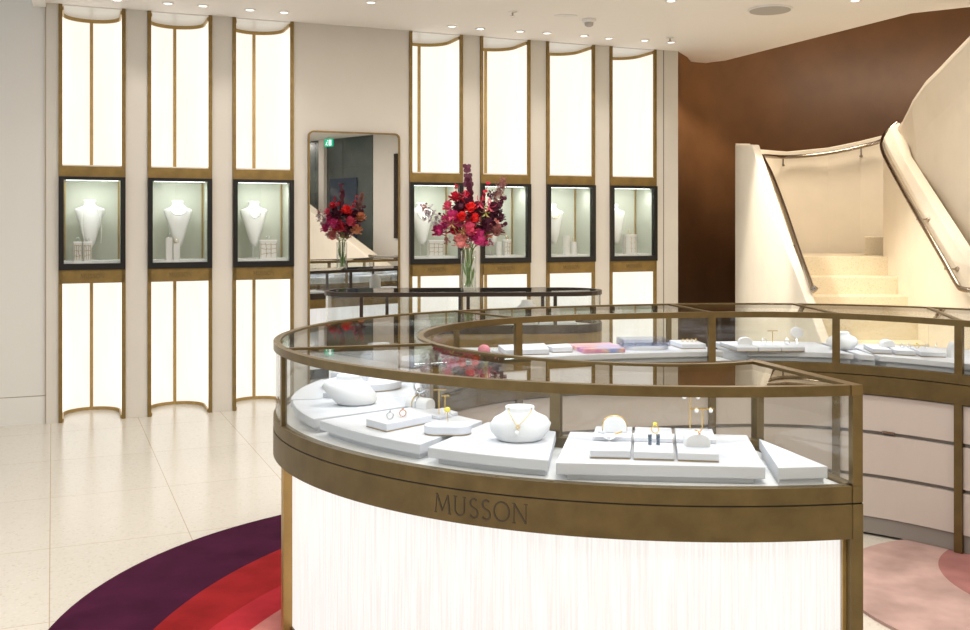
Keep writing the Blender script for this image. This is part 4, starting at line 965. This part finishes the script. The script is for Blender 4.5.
# pastel box
def lerpmat():
    m = bpy.data.materials.new('pastel_print'); m.use_nodes = True; nt = m.node_tree; b = nt.nodes['Principled BSDF']; N = nt.nodes.new; L = nt.links.new
    tc = N('ShaderNodeTexCoord'); n = N('ShaderNodeTexNoise'); n.inputs['Scale'].default_value = 9; r = N('ShaderNodeValToRGB')
    mp = N('ShaderNodeMapping'); mp.inputs['Scale'].default_value = (.5, 2.2, 1); L(tc.outputs['Object'], mp.inputs[0]); L(mp.outputs[0], n.inputs[0]); L(n.outputs['Fac'], r.inputs[0]); L(r.outputs[0], b.inputs['Base Color']); b.inputs['Roughness'].default_value = .3
    e = r.color_ramp.elements; e[0].position = .32; e[0].color = (.30, .16, .42, 1); e[1].position = .7; e[1].color = (.75, .45, .62, 1)
    for p_, c_ in ((.42, (.75, .28, .45, 1)), (.5, (.85, .55, .40, 1)), (.6, (.30, .38, .75, 1))): x = r.color_ramp.elements.new(p_); x.color = c_
    return m
M['pastel'] = lerpmat()
x0, x1 = (583 - CX) / F * 4.76, (626 - CX) / F * 4.76
quadthing('pastel_book', 'pastel pink and blue printed flat box lying in the far arm', 'printed box', [(x0, 4.74), (x1, 4.78), (x1 - .04, 5.02), (x0 - .06, 4.97)], ZQ + .0005, ZQ + .020, m='pastel')
# oval disc with glass box
cx_, cy_ = (641 - CX) / F * 4.93, 4.93
quadthing('oval_plate', 'white oval plate under the clear glass tray in the far arm', 'display pad', oval(cx_ + .01, cy_ + .01, .25, .17), ZQ + .0005, ZQ + .018)
t = thing('glass_tray', 'clear faceted glass tray on the white oval plate', 'glass tray', (cx_ + .01, cy_, ZQ + .0185), .06)
M['ice'] = glass_mat('ice_glass', (.88, .90, .97), 1.7)
for a in ((-.12, .12, -.07, -.055), (-.12, .12, .055, .07), (-.12, -.105, -.055, .055), (.105, .12, -.055, .055)):
    bm = bmesh.new(); box(bm, a[0], a[1], a[2], a[3], .004, .032); fin('glass_wall', bm, M['ice'], t, bevel=.002)
bm = bmesh.new(); box(bm, -.12, .12, -.07, .07, 0, .0035); fin('glass_base', bm, M['ice'], t)
x0, x1 = (681 - CX) / F * 4.92, (706 - CX) / F * 4.92
tray((x0, 4.90), (x1, 4.92), (x1 - .02, 5.10), (x0 - .03, 5.08), 'white tray with small gold rings left of the far post', ZQ, .024, 0)
for k in range(4):
    small_ring((x0 + .025 + k * .022, 5.0, ZQ + .0245), .2 * k, 'tiny gold ring in the row on the tray left of the far post', 'gold', .006, 'gold', 'tiny gold rings in a row')
# middle far window: three trays
for k, (a, b, lab) in enumerate(((742, 758, 'left'), (759, 781.5, 'middle'), (782, 805, 'right'))):
    Yf_ = 4.80; x0 = (a - CX) / F * Yf_; x1 = (b - CX) / F * Yf_
    if k == 0: x0 = (737 - CX) / F * Yf_
    tray((x0, Yf_), (x1, Yf_), (x1 - .03, 5.03), (x0 - .03, 5.03), '%s tray of three in the middle window of the far arm' % lab, ZQ, .022, 0)
xm = lambda px, Y: (px - CX) / F * Y
cushion((xm(746, 4.9), 4.92, ZQ + .0225), 0, 'tiny half-round cushion on the left tray of the far middle window', w_=.07, h=.035, dep=.03, name='ring_cushion')
small_ring((xm(764, 4.9), 4.9, ZQ + .0225), 0, 'white gold ring on the middle tray of the far middle window', 'silver', .014, 'pearl')
tstand((xm(772.5, 4.93), 4.93, ZQ + .0225), 'gold T earring stand on the middle tray of the far window', [(0, .065)], [(-.026, .026, .065)])
t = thing('earring', 'silver drop earring on the right tray of the far middle window', 'earring', (xm(787, 4.9), 4.9, ZQ + .0225)); bm = bmesh.new(); torus(bm, (0, 0, .014), .012, .002, (0, 1, 0), 18, 5); ball(bm, (0, 0, .03), .004, 1); fin('hoop', bm, M['silver'], t, True)
t = thing('round_stand', 'white round disc stand tilted on the right tray of the far window', 'jewellery stand', (xm(797, 4.95), 4.95, ZQ + .0225))
bm = bmesh.new(); tube(bm, [(0, 0, 0), (0, .01, .035)], .0025, 6); fin('stem', bm, M['silver'], t)
bm = bmesh.new()
loft(bm, [[(math.cos(a) * .031, y + .006 * math.sin(a), .055 + math.sin(a) * .026) for a in [k * math.pi / 12 for k in range(24)]] for y in (-.004, .004)]); fin('disc', bm, M['bust'], t)
# right far window
low_form((xm(844, 4.88), 4.90, ZQ + .0005), .1, 'low white necklace form beside the post in the right far window', .85, .1)
for k, (a, b) in enumerate(((873, 892), (896, 916), (921, 946))):
    Yf_ = 4.73 - .055 * k; x0 = xm(a, Yf_); x1 = xm(b, Yf_ - .03)
    tray((x0, Yf_), (x1, Yf_ - .03), (x1 + .03, Yf_ + .17), (x0 + .03, Yf_ + .2), '%s tray of three in the right window of the far arm' % ('left', 'middle', 'right')[k], ZQ, .022, 0)
cushion((xm(887, 4.82), 4.82, ZQ + .0225), 0, 'small half-round cushion on the left tray of the far right window', w_=.062, h=.034, dep=.05, name='ring_cushion')
small_ring((xm(917, 4.75), 4.75, ZQ + .0225), 0, 'gold ring on the middle tray of the far right window', 'gold', .010, 'gem_yellow')
for k, (px, mm) in enumerate(((902, 'silver'), (909, 'silver'), (926, 'silver'), (936, 'silver'))):
    small_ring((xm(px, 4.76), 4.76, ZQ + .0225), .3 * k, ('small sparkling ring left of the gold ring in the far right window', 'small sparkling ring right beside the gold ring, far right window', 'small sparkling ring on the right tray of the far right window', 'rightmost small sparkling ring of the far right window')[k], mm, .009, 'pearl')
cushion((xm(957, 4.6), 4.62, ZQ + .0225 - .022), 0, 'white half-round cushion behind the far right post', w_=.06, h=.07, dep=.05, name='ring_cushion')

# ================================================================== SECOND COUNTER (behind)
bc = Vector((-.14, 6.64)); L2, W2, ang = 1.84, .5, .05
c2 = thing('oval_display_counter', 'dark-framed oval glass counter carrying the flower vase, behind the curved counter', 'display counter', (bc.x, bc.y, 0), ang)
def ov(L_, W_): return oval(0, 0, L_, W_, 14)
def ring2(name, d0, d1, z0, z1, m, bev=0):
    A = ov(L2 - 2 * d0, W2 - 2 * d0); Bz = ov(L2 - 2 * d1, W2 - 2 * d1); n = len(A); bm = bmesh.new()
    loft(bm, [[(a[0], a[1], z0), (a[0], a[1], z1), (b[0], b[1], z1), (b[0], b[1], z0)] for a, b in zip(A + A[:1], Bz + Bz[:1])], False); bmesh.ops.remove_doubles(bm, verts=bm.verts, dist=1e-5); return fin(name, bm, M[m], c2)
ring2('top_rim', 0, .03, .985, 1.012, 'dark_bronze'); ring2('side_glass', .008, .013, .80, .985, 'glass')
bm = bmesh.new(); prism(bm, ov(L2 - .06, W2 - .06), 1.003, 1.0115); fin('top_glass', bm, M['glass'], c2)
ring2('sill', 0, .03, .745, .80, 'dark_bronze'); ring2('fascia', .002, .03, .66, .744, 'bronze')
bm = bmesh.new(); prism(bm, ov(L2 - .062, W2 - .062), .755, .775); fin('deck', bm, M['shelf'], c2)
ring2('light_panel', .03, .045, .09, .659, 'lit_counter'); ring2('base_plinth', .02, .05, .001, .089, 'dark_bronze')
for x, y in ((-.66, -W2 / 2 + .011), (-.52, W2 / 2 - .011), (.02, -W2 / 2 + .011), (.58, -W2 / 2 + .011), (.55, W2 / 2 - .011), (-.02, W2 / 2 - .011)):
    bm = bmesh.new(); box(bm, x - .011, x + .011, y - .009, y + .009, .8005, .9845); fin('post', bm, M['dark_bronze'], c2)
# white collar form inside it
p = (xm(527, 6.68), 6.68); t = thing('collar_form', 'white collar display with flared foot inside the oval counter', 'necklace form', (p[0], p[1], .7755)); bm = bmesh.new(); lathe(bm, [(.05, 0), (.062, .02), (.064, .125), (.04, .145), (.036, .165), (.03, .168)], n=24, sy=.7); fin('form_body', bm, M['bust'], t, True)
for k, (x, wd) in enumerate(((-.62, 'left'), (-.3, 'middle'), (.62, 'right'))):
    p = Matrix.Rotation(ang, 2) @ Vector((x, -.02)) + bc
    quadthing('display_pad', 'white pad at the %s inside the dark oval counter' % wd, 'display pad', [(p.x - .12, p.y - .12), (p.x + .12, p.y - .11), (p.x + .12, p.y + .12), (p.x - .12, p.y + .11)], .7755, .805, 'pads in the oval counter')

# ------------------------------------------------------------------ vase and bouquet
VX, VY = xm(468.5, 6.65), 6.65; VZ = 1.0125
t = thing('glass_vase', 'tall clear cylindrical glass vase standing on the dark oval counter', 'vase', (VX, VY, VZ))
bm = bmesh.new(); lathe(bm, [(.0515, 0), (.0515, .26), (.0485, .26), (.0485, .012), (.003, .012)], n=32); 
bmesh.ops.recalc_face_normals(bm, faces=bm.faces); fin('vase_body', bm, M['glass_vase'], t, True)
bm = bmesh.new(); lathe(bm, [(.0475, .0125), (.0475, .14)], n=32); fin('water', bm, glass_mat('water', (.96, .98, .95), 1.2), t, True)
bq = thing('flower_bouquet', 'loose bouquet of red, magenta and plum flowers filling the glass vase', 'bouquet', (VX, VY, VZ + .02))
pet = {}
for nm, c in (('crimson', (.52, .012, .04)), ('scarlet', (.75, .015, .015)), ('magenta', (.55, .03, .17)), ('hotpink', (.70, .08, .16)), ('coral', (.72, .22, .20)), ('plum', (.11, .018, .045)), ('smoke', (.40, .17, .15)), ('lime', (.45, .42, .12)), ('grey', (.42, .34, .36)), ('peach', (.72, .30, .16))):
    pet[nm] = mat('petal_' + nm, c, .7, noise=(60, .25))
def bloom(c, r, m, kind, rnd):
    bm = bmesh.new(); c = Vector(c)
    def petal(base, d, ln, wd, curl):
        d = d.normalized(); s = d.cross(Vector((0, 0, 1))); s = s.normalized() if s.length > .05 else Vector((1, 0, 0)); nrm = s.cross(d)
        P = []
        for u, ww, h in ((0, .15, 0), (.35, .8, .1), (.7, 1, .28), (1, .55, .36 + curl)):
            q = base + d * ln * u + nrm * h * ln * .5; P.append((q - s * wd * ww, q + nrm * .0 - nrm * wd * .25, q + s * wd * ww))
        vs_ = [[bm.verts.new(x) for x in row] for row in P]
        for a, b in zip(vs_, vs_[1:]):
            for k in range(2): bm.faces.new((a[k], a[k + 1], b[k + 1], b[k]))
    if kind == 'peony':
        for k in range(34):
            th = rnd.uniform(0, 6.28); ph = math.acos(rnd.uniform(-.6, 1)); d = Vector((math.sin(ph) * math.cos(th), math.sin(ph) * math.sin(th), math.cos(ph)))
            petal(c + d * r * .25, d, r * .8, r * .36, rnd.uniform(-.2, .3))
        ball(bm, c, r * .55, 2)
    elif kind == 'spray':
        for k in range(16):
            d = Vector((rnd.gauss(0, 1), rnd.gauss(0, 1), rnd.gauss(0, 1))).normalized(); p = c + d * r * rnd.uniform(.3, 1)
            for q in range(4):
                e = Vector((rnd.gauss(0, 1), rnd.gauss(0, 1), rnd.gauss(0, 1))).normalized(); petal(p, e, r * .38, r * .13, .1)
            tube(bm, [c - Vector((0, 0, r * .6)), p], .0008, 3)
    elif kind == 'lily':
        for k in range(6):
            a = k * math.pi / 3 + rnd.uniform(-.2, .2); d = Vector((math.cos(a), -.4 + .2 * math.sin(a), math.sin(a))); petal(c, d, r * 1.1, r * .16, .5)
        for k in range(5):
            a = k * 1.25; tube(bm, [c, c + Vector((math.cos(a) * .6, -.9, math.sin(a) * .6)) * r], .001, 3)
    elif kind == 'fluff':
        for k in range(300):
            d = Vector((rnd.gauss(0, .45), rnd.gauss(0, .45), rnd.gauss(0, 1))); d = d if d.length < 2 else d.normalized(); p = c + d * r * .6
            petal(p, Vector((rnd.gauss(0, 1), rnd.gauss(0, 1), rnd.gauss(0, 1))), r * .26, r * .06, .1)
        tube(bm, [c - Vector((0, 0, r * 1.2)), c + Vector((0, 0, r))], .001, 3)
    return bm
def cpx(px, py, dy=0.0):
    Y = VY + dy; return Vector(((px - CX) / F * Y - VX, dy, CH + (HY - py) / F * Y - VZ - .02))
rb = random.Random(3)
FL = [(452, 222, -.06, .055, 'magenta', 'peony'), (480, 240, -.08, .05, 'magenta', 'peony'), (461, 243, -.09, .045, 'coral', 'peony'), (470, 231, -.12, .042, 'hotpink', 'peony'), (471, 209, -.10, .032, 'scarlet', 'peony'),
      (462, 218, -.12, .030, 'scarlet', 'peony'), (475, 219, -.12, .028, 'scarlet', 'peony'), (455, 198, -.03, .032, 'crimson', 'peony'), (448, 207, -.05, .028, 'hotpink', 'peony'), (466, 195, -.02, .022, 'crimson', 'peony'),
      (439, 232, .0, .036, 'magenta', 'peony'), (488, 227, -.06, .045, 'plum', 'peony'), (494, 210, -.02, .04, 'plum', 'peony'), (460, 207, -.03, .035, 'plum', 'peony'), (497, 232, -.06, .038, 'smoke', 'peony'), (500, 219, .03, .03, 'plum', 'peony'),
      (480, 204, -.05, .036, 'hotpink', 'lily'), (489, 207, -.08, .036, 'hotpink', 'lily'), (486, 213, -.1, .03, 'lime', 'lily'), (452, 224, -.12, .03, 'lime', 'lily'), (463, 232, -.15, .022, 'lime', 'lily'), (465, 196, -.06, .024, 'hotpink', 'lily'), (445, 219, -.05, .022, 'lime', 'lily'),
      (429, 213, .02, .05, 'grey', 'spray'), (437, 221, .0, .045, 'grey', 'spray'), (423, 207, .04, .03, 'smoke', 'spray'), (496, 226, -.08, .04, 'coral', 'spray'), (486, 242, -.06, .04, 'magenta', 'spray'), (492, 196, .0, .035, 'plum', 'spray'), (447, 240, -.04, .03, 'smoke', 'spray'), (456, 187, .0, .02, 'crimson', 'spray'),
      (500, 190, .02, .045, 'smoke', 'fluff'), (496, 198, .02, .04, 'smoke', 'fluff'), (503, 183, .02, .035, 'smoke', 'fluff'), (484, 234, .1, .045, 'peach', 'peony'), (455, 230, .1, .045, 'crimson', 'peony'), (470, 222, .12, .045, 'hotpink', 'peony'), (466, 205, .1, .04, 'scarlet', 'peony'), (445, 225, .09, .04, 'magenta', 'peony'), (492, 215, .1, .04, 'peach', 'peony'), (478, 236, .0, .05, 'plum', 'peony'), (460, 214, .0, .05, 'plum', 'peony'), (478, 212, .02, .05, 'plum', 'peony')]
for px, py, dy, r, m, kind in FL:
    fin('bloom' if kind in ('peony', 'lily') else 'filler_spray', bloom(cpx(px, py, dy), r * (1.4 if kind in ('peony', 'lily') else 1.15), m, kind, rb), pet[m], bq, recalc=False)
def leafy(px0, py0, px1, py1, n, ln, m, dy=0.0, bend=0):
    a = cpx(px0, py0, dy); b = cpx(px1, py1, dy); bm = bmesh.new(); mid = a.lerp(b, .5) + Vector((bend, 0, 0))
    path = [a.lerp(mid, t_ / 5) if t_ <= 5 else mid.lerp(b, (t_ - 5) / 5) for t_ in range(11)]
    tube(bm, path, .0022, 5)
    for k in range(n):
        u = .1 + .9 * k / (n - 1); p = path[min(10, int(u * 10))]
        for sg in (-1, 1):
            an = rb.uniform(0, 6.28); l_ = ln * (1.1 - .45 * u); d = Vector((sg * .8 * math.cos(an * .3), math.sin(an) * .7, .75)).normalized(); s = d.cross(Vector((.2, 1, .1))).normalized()
            rows = [(0, .1), (.4, .48), (.75, .4), (1, .04)]; vs_ = [[bm.verts.new(p + d * l_ * u_ + s * l_ * w_ * .9), bm.verts.new(p + d * l_ * u_ - s * l_ * w_ * .9)] for u_, w_ in rows]
            for q, s_ in zip(vs_, vs_[1:]): bm.faces.new((q[0], q[1], s_[1], s_[0]))
    fin('foliage_branch', bm, pet[m], bq, recalc=False)
leafy(470, 215, 467, 168, 17, .056, 'plum'); leafy(488, 222, 503, 200, 9, .055, 'plum', .04); leafy(480, 232, 505, 226, 8, .05, 'plum', -.02); leafy(472, 240, 440, 215, 6, .03, 'plum', .05); leafy(474, 225, 488, 184, 8, .034, 'crimson', .06)
for k in range(16):
    a = rb.uniform(0, 6.28); r0 = rb.uniform(.005, .035); b = rb.uniform(0, 6.28); top = cpx(rb.uniform(448, 492), rb.uniform(222, 240), rb.uniform(-.06, .06))
    bm = bmesh.new(); lip = Vector((math.cos(b) * .032, math.sin(b) * .032, .24)); tube(bm, [(math.cos(a) * r0, math.sin(a) * r0, .0), (lip.x * .6, lip.y * .6, .13), tuple(lip), tuple(top)], .0026, 5); fin('stem', bm, M['stem'], bq, True)
for k in range(5):
    bm = bmesh.new(); a = k * 1.3; p = Vector((math.cos(a) * .02, math.sin(a) * .02, .03 + .02 * k)); d = Vector((math.cos(a + 1) * .3, math.sin(a + 1) * .3, 1)).normalized()
    s = Vector((math.cos(a), math.sin(a), 0)); vs_ = [[bm.verts.new(p + d * .1 * u_ + s * w_), bm.verts.new(p + d * .1 * u_ - s * w_)] for u_, w_ in ((0, .001), (.4, .009), (.8, .007), (1, .0005))]
    for q, s_ in zip(vs_, vs_[1:]): bm.faces.new((q[0], q[1], s_[1], s_[0]))
    fin('stem_leaf', bm, M['stem'], bq, recalc=False)
